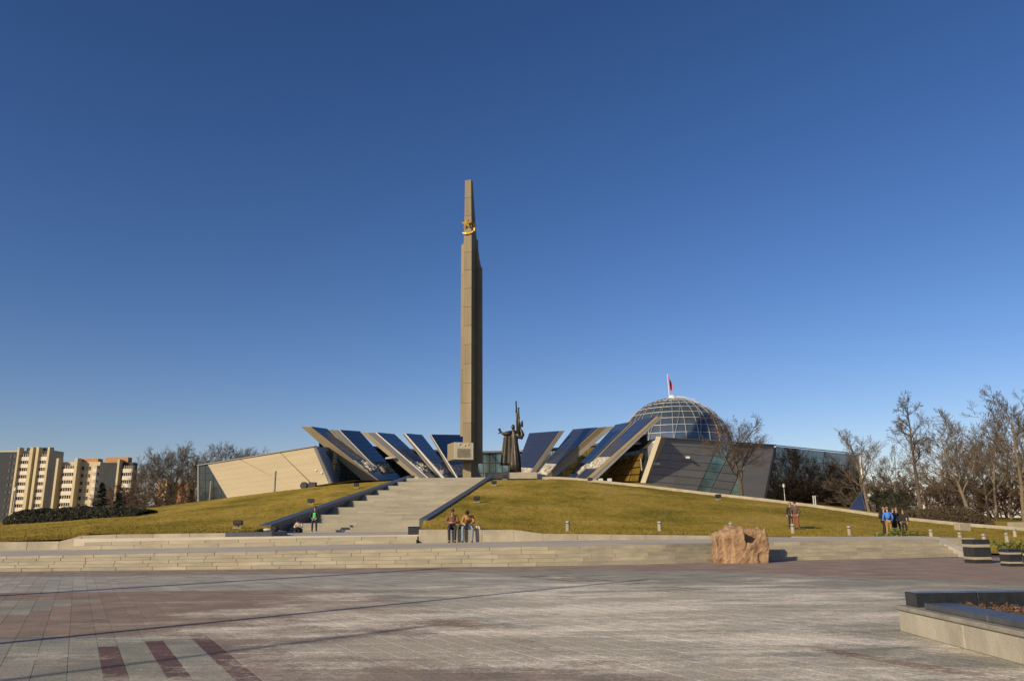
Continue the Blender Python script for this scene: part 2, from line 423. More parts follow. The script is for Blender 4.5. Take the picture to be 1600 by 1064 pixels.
# cheek wall closing the steps at the right
ck = MB(); c0 = 20.0; y0 = interp(STEPLINE, c0)
ck.hexa([(c0 + .02, y0 - .7, -.05), (c0 + .55, y0 - .7, -.05), (c0 + .55, y0 + 2.4, -.05), (c0 + .02, y0 + 2.4, -.05),
         (c0 + .02, y0 - .7, .12), (c0 + .55, y0 - .7, .12), (c0 + .55, y0 + 2.4, .84), (c0 + .02, y0 + 2.4, .84)])
ck.hexa([(c0 + .02, y0 + 2.4, -.05), (c0 + .55, y0 + 2.4, -.05), (c0 + .55, y0 + 4.2, -.05), (c0 + .02, y0 + 4.2, -.05),
         (c0 + .02, y0 + 2.4, .84), (c0 + .55, y0 + 2.4, .84), (c0 + .55, y0 + 4.2, .84), (c0 + .02, y0 + 4.2, .84)])
tag(ck.build('cheek_wall', M['landing'], bevel=.02), 'grey granite cheek wall sloping down at the right end of the broad steps', 'wall')

# ---- terrain
# columns: px -> list of (distance, pixel row or None, z)
def colz(px, d, y): return at(px, y, d).z
FRONT = [(-400, 39.0, 846), (0, 39.0, 846), (100, 39.2, 842), (140, 39.2, 834), (350, 39.2, 832.5), (430, 39.2, 831), (650, 39.0, 827.5), (800, 39.0, 827.5), (845, 39.0, 833.5), (1000, 39.2, 834.5), (1110, 39.4, 836), (1235, 40.5, 838.5), (1350, 41, 842.5), (1450, 39.5, 852), (1500, 38, 863), (1600, 36, 866), (2000, 33, 870)]
CREST = [(-400, 78, 826), (0, 82, 815), (120, 88, 803), (230, 92, 792.5), (310, 96, 782), (430, 98, 766.5), (520, 98, 756), (600, 98, 750.5), (700, 97.5, 747.5), (850, 97.5, 746), (900, 96, 749), (950, 94, 755), (1000, 92, 760.5), (1100, 88, 772), (1200, 84, 783), (1270, 82, 792), (1345, 79, 803), (1400, 76, 811), (1500, 70, 821.5), (1600, 66, 829.5), (2000, 60, 836)]
BACK = [(-400, 130, 1.2), (0, 130, 1.8), (120, 135, 2.2), (230, 135, 3.4), (310, 140, 4.6), (430, 140, 6.0), (520, 140, 6.8), (600, 140, 7.2), (850, 140, 7.2), (900, 112, 7.2), (960, 110, 7.3), (1003, 108, 7.25), (1100, 116, 6.1), (1200, 125, 5.2), (1270, 136, 4.7), (1345, 148, 4.0), (1400, 145, 3.2), (1500, 140, 2.3), (1600, 140, 1.9), (2000, 130, 1.4)]
def tab(T, k): return [(q[0], q[k]) for q in T]
FD, FY = tab(FRONT, 1), tab(FRONT, 2); CD, CY = tab(CREST, 1), tab(CREST, 2); BD, BZ = tab(BACK, 1), tab(BACK, 2)
def column(px):
    df, dc, db = interp(FD, px), interp(CD, px), interp(BD, px)
    zf, zc, zb = colz(px, df, interp(FY, px)), colz(px, dc, interp(CY, px)), interp(BZ, px)
    if 580 < px < 860: zc = min(zc, 7.2)
    return [(df, zf), (df + .12 * (dc - df), zf + .015 * (zc - zf)), (df + .27 * (dc - df), zf + .06 * (zc - zf)), (lerp(df, dc, .93), lerp(zf, zc, .945)), (dc, zc), (lerp(dc, db, .5), lerp(zc, zb, .5)), (db, zb), (280, min(zb, 3.0) * .5), (420, -.9)]
def pxof(X, Y): return 800 + 1232 * X / max(Y, 1)
# stair footprint
SF_L, SF_R = Vector((-16.6, 57)), Vector((-6.75, 57)); SC_L, SC_R = Vector((-12.5, 97)), Vector((-3.05, 97))
STOP = 7.2; SFOOT = 1.22
STAIRPOLY = [(-14.35, 38.6), (-4.6, 38.6), (SF_R.x + .1, 57), (SC_R.x, 97), (SC_L.x, 97), (SF_L.x - .1, 57)]
def inpoly(x, y, P):
    r = False; n = len(P)
    for i in range(n):
        (x1, y1), (x2, y2) = P[i], P[i - 1]
        if (y1 > y) != (y2 > y) and x < (x2 - x1) * (y - y1) / (y2 - y1) + x1: r = not r
    return r
NPX = 520; NR = 120
pxs = [lerp(-400, 2000, i / (NPX - 1)) for i in range(NPX)]
Z = np.zeros((NPX, NR)); D = np.zeros((NPX, NR)); A = np.zeros(NPX)
for i, px in enumerate(pxs):
    c = column(px); A[i] = (px - 800) / 1232.0
    df = c[0][0]
    for k in range(NR):
        t = k / (NR - 1); d = df + (420 - df) * (t * .45 + .55 * t ** 3); D[i, k] = d; Z[i, k] = interp(c, d)
for _ in range(5):
    Zs = Z.copy(); Zs[1:-1, 1:-1] = (Z[1:-1, 1:-1] * 2 + Z[:-2, 1:-1] + Z[2:, 1:-1] + Z[1:-1, :-2] + Z[1:-1, 2:]) / 6; Z = Zs
def tz(X, Y):
    px = pxof(X, Y); fi = (px + 400) / 2400 * (NPX - 1); i = int(min(max(fi, 0), NPX - 2)); u = min(max(fi - i, 0), 1)
    r = []
    for q in (i, i + 1): r.append(float(np.interp(Y, D[q], Z[q])))
    return lerp(r[0], r[1], u)
lw = MB()
rgl = random.Random(11)
for i in range(NPX):
    for k in range(NR):
        d = D[i, k]; x = A[i] * d; z = Z[i, k]
        if inpoly(x, d, STAIRPOLY): z = min(z, (SFOOT - .45) if d < 57 else lerp(SFOOT, STOP, (d - 57) / 40) - .75)
        elif k: z += rgl.uniform(-.025, .025)
        lw.v.append((x, d, z))
for i in range(NPX - 1):
    for k in range(NR - 1):
        a = i * NR + k; lw.f.append((a, a + NR, a + NR + 1, a + 1)); lw.m.append(0)
tag(lw.build('lawn', M['lawn'], smooth=True, fix=False), kind='structure')

# short grass blades over the nearer part of the lawn
gr = np.random.RandomState(5); NB = 110000
gd = 39 + 36 * gr.rand(NB) ** 2.2; gpx = gr.uniform(-20, 1640, NB); gx_ = (gpx - 800) / 1232.0 * gd; gv = np.zeros((NB, 3, 3)); keep = np.ones(NB, bool)
for i in range(NB):
    if gd[i] < interp(FD, gpx[i]) + .35 or inpoly(gx_[i], gd[i], STAIRPOLY): keep[i] = False; continue
    gv[i, :, 2] = tz(gx_[i], gd[i])
ga = gr.uniform(0, 6.28, NB); gh = gr.uniform(.03, .10, NB); gw = gr.uniform(.012, .03, NB)
gv[:, 0, 0] = gx_ - gw * np.cos(ga); gv[:, 1, 0] = gx_ + gw * np.cos(ga); gv[:, 2, 0] = gx_ + gr.normal(0, .03, NB)
gv[:, 0, 1] = gd - gw * np.sin(ga); gv[:, 1, 1] = gd + gw * np.sin(ga); gv[:, 2, 1] = gd + gr.normal(0, .03, NB); gv[:, 2, 2] += gh
gv[:, :2, 2] -= .03
gv = gv[keep]; NB = len(gv); me = bpy.data.meshes.new('grass'); me.vertices.add(NB * 3); me.vertices.foreach_set('co', gv.reshape(-1)); me.loops.add(NB * 3); me.loops.foreach_set('vertex_index', np.arange(NB * 3)); me.polygons.add(NB); me.polygons.foreach_set('loop_start', np.arange(NB) * 3); me.update(); me.validate()
me.materials.append(M['blade']); tag(link('grass', me), 'short yellow-green grass growing on the mound', 'grass', kind='stuff')

# ---- retaining walls in front of the lawn, in stone blocks
def wallrun(root, pts, yfun_bot, mat_, th=.5, blk=1.6, name='stone_block', e=.004):
    # pts: (x, y, ztop)
    tb = [(p[0], p[2]) for p in pts]; ty = [(p[0], p[1]) for p in pts]
    x = pts[0][0]; stops = [p[0] for p in pts]; cuts = [x]
    for s0, s1 in zip(stops, stops[1:]):
        n = max(1, round((s1 - s0) / blk)); cuts += [lerp(s0, s1, (k + 1) / n) for k in range(n)]
    for a, b in zip(cuts, cuts[1:]):
        p = []; j = rng.uniform(-.004, .004)
        for z in (0, 1):
            for xx, dy in ((a + e, 0), (b - e, 0), (b - e, th), (a + e, th)):
                yy = interp(ty, xx) + dy + j; p.append((xx, yy, interp(tb, xx) if z else yfun_bot(xx, yy) - .06))
        MB().hexa(p).build(name, mat_, root, bevel=.012)
def X_(px, d): return (px - 800) / 1232.0 * d
def zpx(px, d, y): return at(px, y, d).z
sw = thing('seat_wall', 'long pale granite seat wall in front of the lawn right of the stairs', 'wall', (0, 0, 0))
wallrun(sw, [(X_(652, 38.4), 38.35, zpx(652, 38.4, 827)), (X_(800, 38.4), 38.35, zpx(800, 38.4, 827.5)), (X_(845, 38.4), 38.35, zpx(845, 38.4, 833.5)), (X_(1110, 38.7), 38.6, zpx(1110, 38.6, 836.5)), (X_(1230, 39.8), 39.7, zpx(1230, 39.7, 839))], landz, M['wallstone'], .7)
sg = thing('granite_kerb', 'dull grey granite kerb behind the steps right of the boulder', 'kerb', (0, 0, 0))
wallrun(sg, [(X_(1234, 40), 39.8, zpx(1235, 40, 838)), (X_(1352, 41), 40.2, zpx(1350, 41, 838.5))], lambda x, y: .7, M['landing'], .6, 1.9)
fl = MB().box((X_(1410, 40), 40.3, .40), (5.2, 3.4, .74)); tag(fl.build('side_terrace', M['wallstone'], bevel=.02), kind='structure')
# two low steps left of the seat wall, up to the terrace at the stair foot
low = tag(MB().box((-12, 39.4, .4), (.6, .6, .3)).build('terrace_steps', M['step']), kind='structure')
for i, (dz0, dz1) in enumerate(((0, .17), (.17, .335))):
    xs = linepts([(X_(118 - i * -14, 38.4), 0), (X_(650, 38.4), 0)], 1.5)
    for a, b in zip(xs, xs[1:]):
        y0 = 38.0 + i * .4; p = []
        for z in (0, 1):
            for xx, dy in ((a + .004, 0), (b - .004, 0), (b - .004, .5), (a + .004, .5)):
                zb = landz(xx, 38.0); p.append((xx, y0 + dy, zb + dz1 if z else zb + dz0 - .08))
        MB().hexa(p).build('step_block', M['step'], low, bevel=.01)
tr = MB().prism([(-21.5, 38.72, 1.165), (-4.65, 38.72, 1.19), (-4.65, 46, 1.2), (SF_R.x + .5, 57.6, SFOOT), (SF_L.x - .6, 57.6, SFOOT), (-21.5, 46, 1.16)], (0, 0, -.5))
tag(tr.build('terrace', M['landing']), kind='structure')
# low stone kerb at the far left and along the lawn left of the black border
lk = thing('lawn_kerb', 'pale granite kerb stepping up along the lawn at far left', 'kerb', (0, 0, 0))
wallrun(lk, [(X_(-200, 38.8), 38.7, zpx(0, 38.8, 846.5)), (X_(95, 38.8), 38.7, zpx(95, 38.8, 845.5)), (X_(128, 38.8), 38.75, zpx(128, 38.8, 836.5)), (X_(180, 38.8), 38.9, zpx(180, 38.8, 834.5)), (X_(350, 38.8), 38.9, zpx(350, 38.8, 832.5))], landz, M['wallstone'], .5)

# ---- monument stairs
stair = tag(MB().box((-9.7, 77, 1.2), (3, 3, .3)).build('monument_stairs', M['stair']), kind='structure')
NFL = 9; PERF = 4; RISE = (STOP - SFOOT) / (NFL * PERF)
prof = []  # (t start) for each step along the run
run = 40.0; fl_len = run / NFL; tread = .36
k = 0
for f in range(NFL):
    for j in range(PERF):
        t0 = f * fl_len + j * tread; t1 = f * fl_len + (j + 1) * tread if j < PERF - 1 else (f + 1) * fl_len
        z1 = SFOOT + (k + 1) * RISE; k += 1
        if f == NFL - 1 and j == PERF - 1: t1 = run + 6
        def e_(t): u = t / run; return SF_L.lerp(SC_L, u), SF_R.lerp(SC_R, u)
        nb = 4
        for q in range(nb):
            u0, u1 = q / nb, (q + 1) / nb; p = []
            for z in (z1 - RISE - .08, z1):
                for t, u in ((t0, u0), (t0, u1), (t1 + .06, u1), (t1 + .06, u0)):
                    L_, Rr = e_(t); v = L_.lerp(Rr, u); e = .004 if u in (u0,) else -.004
                    p.append((v.x + (.004 if u == u0 else -.004), v.y, z))
            MB().hexa(p).build('step', M['stair'], stair)
# top plateau paving
tp = MB(); tp.add([(-20, 97.2, 7.215), (8.5, 97.2, 7.215), (14, 112, 7.23), (8, 150, 7.23), (-26, 150, 7.23), (-30, 112, 7.215)], [(0, 1, 2, 3, 4, 5)])
tag(tp.build('upper_terrace', M['coping'], fix=False), kind='structure')
# dark granite parapets
def parapet(label, a, b, inner, h0, h1, th):
    root = thing('stair_parapet', label, 'parapet', (a.x, a.y, 0), 0, 'dark granite stair parapets')
    n = 12
    for i in range(n):
        t0, t1 = i / n, (i + 1) / n; p = []
        for zz in (0, 1):
            for t, o in ((t0 + .0008, 0), (t1 - .0008, 0), (t1 - .0008, 1), (t0 + .0008, 1)):
                v = a.lerp(b, t); base = lerp(SFOOT, STOP, t)
                p.append((v.x + inner * th * o, v.y, max(base + lerp(h0, h1, t), max(tz(v.x + inner * th, v.y), tz(v.x + inner * (th + 1.2), v.y)) + .14 if inner > 0 else 0) if zz else base - 1.0))
        MB().hexa(p).build('coping_slab', M['blackp'], root, bevel=.02)
    return root
pl = parapet('dark polished granite parapet along the left of the wide stairs', SF_L + Vector((0, -3.0)), SC_L + Vector((0, 1.5)), -1, .55, .62, .85)
pr = parapet('dark polished granite parapet along the right of the wide stairs', SF_R + Vector((.02, -1.0)), SC_R + Vector((.02, 1.5)), 1, .50, .62, .60)
# black border wall turning the corner at the stair foot (left), stub at right
bw = MB(); a = Vector((X_(350, 39.0) + .02, 38.92)); b = Vector((X_(424, 39.2), 39.0)); c = Vector((SF_L.x - .42, 53.95))
bw.hexa([(a.x, a.y, 1.0), (b.x, b.y, 1.0), (b.x, b.y + .7, 1.0), (a.x, a.y + .7, 1.0), (a.x, a.y, 1.385), (b.x, b.y, 1.40), (b.x, b.y + .7, 1.40), (a.x, a.y + .7, 1.385)])
bw.hexa([(b.x + .004, b.y, 1.0), (b.x + .65, b.y + .5, 1.0), (c.x + .5, c.y, 1.0), (c.x - .3, c.y, 1.0), (b.x + .004, b.y, 1.40), (b.x + .65, b.y + .5, 1.40), (c.x + .5, c.y, 1.5), (c.x - .3, c.y, 1.5)])
tag(bw.build('border_wall', M['blackp'], bevel=.02), 'low black granite border wall at the left foot of the stairs', 'wall')
bs = MB().box((X_(644, 39), 39.2, 1.37), (.55, .6, .36)); bs.box((X_(644, 39), 39.2, 1.565), (.6, .66, .03))
tag(bs.build('granite_block', M['black'], bevel=.015), 'small dark granite block at the right foot of the stairs', 'block')
# ---- footpath on the right of the mound: raised pale strip
PATH = [(845, 97.6), (900, 96), (950, 94), (1000, 92), (1100, 88), (1200, 84), (1270, 82), (1345, 79), (1400, 76), (1500, 70), (1600, 66), (1800, 63)]
pth = MB(); pp = []
for i in range(len(PATH) - 1):
    for k in range(6):
        t = k / 6; px, d = lerp(PATH[i][0], PATH[i + 1][0], t), lerp(PATH[i][1], PATH[i + 1][1], t); pp.append((X_(px, d), d))
for x, y in pp:
    z = tz(x, y) + .16; zb = tz(x, y + 2.2) + .10; zb = max(zb, z - .05)
    pth.v += [(x, y - .25, z - .55), (x, y - .25, z + .1), (x, y + 2.2, zb + .1), (x, y + 2.2, zb - .5)]
for i in range(len(pp) - 1):
    a = i * 4
    for q in range(3): pth.f.append((a + q, a + 4 + q, a + 5 + q, a + 1 + q)); pth.m.append(0)
tag(pth.build('path', M['wallstone']), kind='structure')

# ================================================================ OBELISK
OD = 108.0; OX = at(730, 600, OD).x
def oz(y): return at(730, y, OD).z
PHI = R_(17)
ob = thing('obelisk', 'very tall tan stone obelisk shaped like a bayonet with gold star', 'obelisk', (OX, OD, 7.2))
cf, sf = math.cos(PHI), math.sin(PHI)
def OL(u, v, z):   # u across, v depth behind the front face
    return (OX + u * cf + v * sf, OD - u * sf * 1.0 + v * cf, z)
def orib(z0, z1, hw0, hw1, v0a, v0b, v1a, v1b, name='shaft_block'):
    p = [OL(-hw0, v0a, z0), OL(hw0, v0a, z0), OL(hw0, v0b, z0), OL(-hw0, v0b, z0), OL(-hw1, v1a, z1), OL(hw1, v1a, z1), OL(hw1, v1b, z1), OL(-hw1, v1b, z1)]
    return MB().hexa(p).build(name, M['obelisk'], ob, bevel=.025)
zt, zs, zb = oz(281), oz(366), 7.18
# front rib in courses down to the ground, tapering spike above
n = 13
for i in range(n):
    a, b = lerp(zb, zs, i / n), lerp(zs, zb, 1 - (i + 1) / n)
    orib(a + .01, b - .01, .62, .62, 0, 3.0, 0, 3.0)
n = 3
for i in range(n):
    t0, t1 = i / n, (i + 1) / n
    orib(lerp(zs, zt, t0) + .01, lerp(zs, zt, t1) - .01, lerp(.60, .50, t0), lerp(.60, .50, t1), lerp(.02, .06, t0), lerp(2.3, .75, t0), lerp(.02, .06, t1), lerp(2.3, .75, t1))
def blade(side, tip, z_lo, z_out, z_in, v0, v1, name):
    # a vertical blade with a concave top curve
    nz_ = 8; zz = [lerp(z_lo, z_out, k / 6) for k in range(7)]
    for k in range(6):
        p = []
        for z in (zz[k] + .008, zz[k + 1] - .008):
            q = [OL(side * .625, v0, z), OL(side * tip, v0, z), OL(side * tip, v1, z), OL(side * .625, v1, z)]
            p += q
        MB().hexa(p).build(name, M['obelisk'], ob, bevel=.02)
    m = MB(); pts = [(.625, z_out)]
    for k in range(11):
        t = k / 10; pts.append((lerp(tip, .63, t), z_out + (z_in - z_out) * t ** 1.9))
    m.prism([OL(side * u, v0, z) for u, z in pts], Vector(OL(0, v1, 0)) - Vector(OL(0, v0, 0)))
    m.build(name, M['obelisk'], ob)
blade(1, 1.46, oz(722), oz(413), oz(366), 1.95, 2.5, 'right_blade')
blade(-1, 1.78, oz(679), oz(374), oz(354), 1.95, 2.5, 'left_blade')
# gold star and laurel
def star(c, R, r, n, th):
    m = MB(); N = []
    for k in range(10):
        a = PI / 2 + k * PI / 5; q = R if k % 2 == 0 else r; N.append((q * math.cos(a), q * math.sin(a)))
    vs = [OL(c[0] + u, c[1], c[2] + z) for u, z in N] + [OL(c[0], c[1] - th, c[2]), OL(c[0], c[1] + .25, c[2])]
    fs = [(k, (k + 1) % 10, 10) for k in range(10)] + [((k + 1) % 10, k, 11) for k in range(10)]
    return m.add(vs, fs)
star((-.06, -.3, oz(350.5)), .92, .37, 5, .28).build('star', M['gold'], ob)
st2 = MB(); c2 = Vector(OL(.68, 1.0, oz(350)))
for sgn in (1,):
    N = []
    for k in range(10):
        a = PI / 2 + k * PI / 5; q = .95 if k % 2 == 0 else .38; N.append((q * math.cos(a), q * math.sin(a)))
    vs = [OL(.66, 1.0 + u, oz(350) + z) for u, z in N] + [OL(.95, 1.0, oz(350)), OL(.5, 1.0, oz(350))]
    st2.add(vs, [(k, (k + 1) % 10, 10) for k in range(10)] + [((k + 1) % 10, k, 11) for k in range(10)])
st2.build('star', M['gold'], ob)
lv = MB()
for side in (-1, 1):
    prev = None
    for k in range(8):
        t = k / 7; a = lerp(-PI / 2, (.18 if side > 0 else -.55) * PI / 2, t); u = side * .85 * math.cos(a) * .95 + .08; z = oz(361) + .62 * math.sin(a)
        vdep = -.16 if abs(u) < .66 else -.16 + (abs(u) - .6) * .9
        c = Vector(OL(u, vdep, z))
        for s2 in (-1, 1):
            d = Vector((side * .22 + .08 * s2, -.05, .26 + .05 * s2)); lv.tube([c, c + d * .5 + Vector((.05 * s2, 0, 0)), c + d], [.04, .13, .01], 5)
        if prev: lv.tube([prev, c], .025, 5)
        prev = c
lv.build('laurel_branch', M['gold'], ob)
# plaque block round the foot of the rib
pq = MB(); P0 = at(719, 706, OD - 1.6); ang = R_(-22)
ztop, zbot = at(719, 693, OD - 1.4).z, at(719, 719.5, OD - 1.4).z
def PLQ(u, v, z): return (P0.x + u * math.cos(-ang) - v * math.sin(-ang), P0.y + u * math.sin(-ang) + v * math.cos(-ang), z)
wq, dq = 2.75, 3.0
pqo = pq.hexa([PLQ(-wq / 2, -dq / 2, zbot), PLQ(wq / 2, -dq / 2, zbot), PLQ(wq / 2, dq / 2, zbot), PLQ(-wq / 2, dq / 2, zbot), PLQ(-wq / 2, -dq / 2, ztop), PLQ(wq / 2, -dq / 2, ztop), PLQ(wq / 2, dq / 2, ztop), PLQ(-wq / 2, dq / 2, ztop)]).build('plaque_block', M['obelisk'], ob, bevel=.03)
def PLF(u, z, o): return PLQ(u, -dq / 2 - o, z)
fp = MB(); fp.hexa([PLF(-wq / 2 + .01, zbot + .02, .08), PLF(wq / 2 - .01, zbot + .02, .08), PLF(wq / 2 - .01, zbot + .02, -.02), PLF(-wq / 2 + .01, zbot + .02, -.02), PLF(-wq / 2 + .01, ztop - .02, .08), PLF(wq / 2 - .01, ztop - .02, .08), PLF(wq / 2 - .01, ztop - .02, -.02), PLF(-wq / 2 + .01, ztop - .02, -.02)])
fp.build('plaque_face', M['plaque'], pqo)
tx = MB(); tw = 1.0
rr = random.Random(5)
tx.hexa([PLF(-tw, zbot + .26, .10), PLF(tw, zbot + .26, .10), PLF(tw, zbot + .26, .05), PLF(-tw, zbot + .26, .05), PLF(-tw, zbot + 1.5, .10), PLF(tw, zbot + 1.5, .10), PLF(tw, zbot + 1.5, .05), PLF(-tw, zbot + 1.5, .05)])
tx.build('inscription_panel', M['plaquetext'], pqo)
tl = MB()
for r in range(9):
    z = zbot + 1.42 - r * .13; u = -.92
    while u < .88:
        wd = rr.uniform(.03, .06); 
        if rr.random() > .15: tl.hexa([PLF(u, z - .07, .125), PLF(u + wd, z - .07, .125), PLF(u + wd, z - .07, .09), PLF(u, z - .07, .09), PLF(u, z, .125), PLF(u + wd, z, .125), PLF(u + wd, z, .09), PLF(u, z, .09)])
        u += wd + .02
tag(tl.build('inscription', M['obelisk'], pqo), kind='stuff')
for u in (-.62, .1, .62):
    e = MB(); z0 = ztop - .40 if u == .1 else ztop - .26
    N = [(.2 if k % 2 == 0 else .09) for k in range(10)]
    e.add([PLF(u + N[k] * math.cos(PI / 2 + k * PI / 5), z0 + N[k] * math.sin(PI / 2 + k * PI / 5), .09) for k in range(10)] + [PLF(u, z0, .2)], [(k, (k + 1) % 10, 10) for k in range(10)])
    e.build('medal', M['gold'], pqo, fix=False)

# ================================================================ STATUE
SD = 112.0; SX = at(805, 700, SD).x; SZ = at(805, 739, SD).z
st = thing('statue', 'dark bronze statue of a robed woman with spread arms holding long trumpets', 'statue', (SX, SD, 7.2))
pd = MB().box((SX - .6, SD, (7.2 + SZ) / 2), (7.4, 3.0, SZ - 7.2)); pd.build('pedestal', M['wallstone'], st, bevel=.04)
def sp(x, y, dd=0): return at(x, y, SD + dd)
def loft(rings, n=40, fold=.10, ph=0, nf=11):
    m = MB(); 
    for (c, rx, ry, f) in rings:
        for k in range(n):
            a = 2 * PI * k / n; q = 1 + f * math.sin(nf * a + ph + c[2] * .5) + f * .5 * math.sin(5 * a + 1.3)
            m.v.append((c[0] + rx * q * math.cos(a), c[1] + ry * q * math.sin(a), c[2]))
    for i in range(len(rings) - 1):
        for k in range(n):
            k2 = (k + 1) % n; m.f.append((i * n + k, i * n + k2, (i + 1) * n + k2, (i + 1) * n + k)); m.m.append(0)
    m.f.append(tuple(range(n))); m.f.append(tuple((len(rings) - 1) * n + k for k in range(n))); m.m += [0, 0]
    return m
rings = []
for y, xc, hw, f in ((737.5, 805.5, 8.6, .16), (725, 805.3, 8.0, .15), (712, 804.8, 7.2, .12), (700, 804.2, 6.2, .09), (690, 803.8, 5.4, .06), (684, 803.8, 5.6, .05), (678, 803.4, 6.0, .04), (674, 802.8, 4.8, .02), (671, 802.2, 2.0, .0), (669, 802, 1.35, 0)):
    c = sp(xc, y); r = hw / 11.0; rings.append((c, r, r * (.75 if y > 680 else .6), f))
loft(rings).build('robe', M['bronze'], st, smooth=True)
hd = MB().ell(sp(801.8, 667.3), (.27, .31, .40), 14, 10); hd.ell(sp(801.8, 666.6, .16), (.26, .27, .33), 12, 8); hd.ell(sp(801.8, 667.8, -.30), (.05, .08, .09), 6, 5)
hd.build('head', M['bronze'], st, smooth=True)
# arm stretched out to the left with hand, cape below it
arm = MB(); arm.tube([sp(799, 676.5), sp(793.5, 676.8), sp(788, 678.0), sp(785.2, 677.2), sp(783, 675)], [.40, .33, .28, .2, .14], 10)
for dx, dy in ((-4.5, -5.2), (-3.5, -6.2), (-2.4, -6.6), (-1.2, -6.0), (-4.5, 2.2)):
    b0 = sp(783.2, 675.2); arm.tube([b0, sp(783 + dx * .6, 675.5 + dy * .45), sp(783 + dx, 675.5 + dy)], [.11, .085, .05], 6)
arm.build('arm', M['bronze'], st, smooth=True)
cp = MB(); n = 9; q = 12
for s2 in (0, 1):
    for i in range(n):
        u = i / (n - 1)
        for k in range(q):
            t = k / (q - 1); x = lerp(lerp(787, 800, u), lerp(781.5, 801, u), t); y = lerp(lerp(679.5, 677, u), 727, t)
            cp.v.append(tuple(sp(x, y, .12 * math.sin(u * 14) * (.3 + t) + .3 * t + s2 * .12)))
for s2 in (0, 1):
    for i in range(n - 1):
        for k in range(q - 1):
            a = s2 * n * q + i * q + k; cp.f.append((a, a + q, a + q + 1, a + 1)); cp.m.append(0)
for i in range(n - 1):
    for k in (0, q - 1):
        a = i * q + k; cp.f.append((a, a + q, a + q + n * q, a + n * q)); cp.m.append(0)
for k in range(q - 1):
    for i in (0, n - 1):
        a = i * q + k; cp.f.append((a, a + 1, a + 1 + n * q, a + n * q)); cp.m.append(0)
cp.build('cape', M['goldtrim'] if False else M['bronze'], st, smooth=True)
arm2 = MB(); arm2.tube([sp(807, 677.5), sp(811, 682), sp(814.5, 683.5), sp(816.6, 679), sp(815, 674), sp(812, 669)], [.40, .36, .34, .29, .22, .14], 10)
for dx, dy in ((-2.0, -3.6), (-.8, -4.2), (.5, -4), (-3.2, -2.2), (1.4, -2.5)):
    arm2.tube([sp(812, 669.5), sp(812 + dx * .6, 669.5 + dy * .6), sp(812 + dx, 669.5 + dy)], [.10, .08, .05], 6)
arm2.build('arm', M['bronze'], st, smooth=True)
for xs_, yt, yb in (((809.5, 806.3), 627, 684), ((811, 810.3), 637, 682)):
    tr_ = MB(); tr_.tube([sp(xs_[0], yb), sp(lerp(xs_[0], xs_[1], .5), (yt + yb) / 2), sp(xs_[1], yt + 2)], [.26, .15, .09], 8); tr_.tube([sp(xs_[1], yt + 2), sp(xs_[1], yt)], [.09, .17], 8)
    tr_.tube([sp(xs_[1] + .2, yt + 16.3), sp(xs_[1] + .2, yt + 14.8)], [.18, .18], 8)
    tr_.build('trumpet', M['bronze'], st, smooth=True)
bl = MB(); bl.tube([sp(812.5, 666), sp(815, 662), sp(816.4, 657)], [.12, .26, .04], 7); bl.tube([sp(813, 667), sp(816, 665.5), sp(817.5, 664)], [.1, .2, .04], 7)
bl.build('cloth_fold', M['bronze'], st, smooth=True)

# ================================================================ MUSEUM
mu = thing('museum', 'low museum with leaning blue glass slabs, beige and dark wings and a glass dome', 'museum', (0, 128, 6.5))
def panelgrid(root, quad, nu, nv, mat_, name, gap=.03, th=.06, off=0.05):
    # quad bl, br, tr, tl -> separate panels
    bl, br, tr_, tl_ = [Vector(q) for q in quad]; nrm = (br - bl).cross(tl_ - bl).normalized()
    if nrm.y > 0: nrm = -nrm
    for i in range(nu):
        for j in range(nv):
            def P(u, v): return bl.lerp(br, u).lerp(tl_.lerp(tr_, u), v)
            du = gap / max((br - bl).length, .1); dv = gap / max((tl_ - bl).length, .1)
            u0, u1, v0, v1 = i / nu + du, (i + 1) / nu - du, j / nv + dv, (j + 1) / nv - dv
            f = [P(u0, v0), P(u1, v0), P(u1, v1), P(u0, v1)]
            MB().hexa([q + nrm * off for q in f] + [q + nrm * (off + th) for q in f]).build(name, mat_, root)
# slabs: A outer top, B inner top, C inner foot, D outer foot (front end), E, F back edge of the glass face
SL = [
    ('L', 124, 131, (470.5, 666.5), (486, 667), (594, 752), (569, 753), (510, 670), (606, 751)),
    ('L', 130, 139, (513, 671), (531, 672), (609, 752), (594, 752), (562, 674), (623, 750)),
    ('L', 128, 137, (564, 676), (589, 676), (676, 752), (655, 752), (616, 678.5), (688, 750)),
    ('L', 133, 142, (629, 679), (634, 677.5), (698, 750), (686, 750), (659, 679.5), (707, 749)),
    ('L', 137, 150, (671, 680), (673.5, 679), (718, 750), (711, 750), (724, 679.5), (745, 749)),
    ('R', 133, 148, (882.5, 672.7), (875, 673.5), (823, 746), (831, 746), (827, 677), (808, 746)),
    ('R', 125, 138, (961, 665.7), (935, 668), (848, 748), (864, 748), (895.5, 671), (838, 747)),
    ('R', 124, 134, (995, 657), (986, 659.5), (896, 750), (905, 750), (962, 664), (884, 750)),
    ('R', 112, 121, (1036, 650), (1024, 651.5), (912, 751), (930, 751), (996, 657), (897, 751)),
]
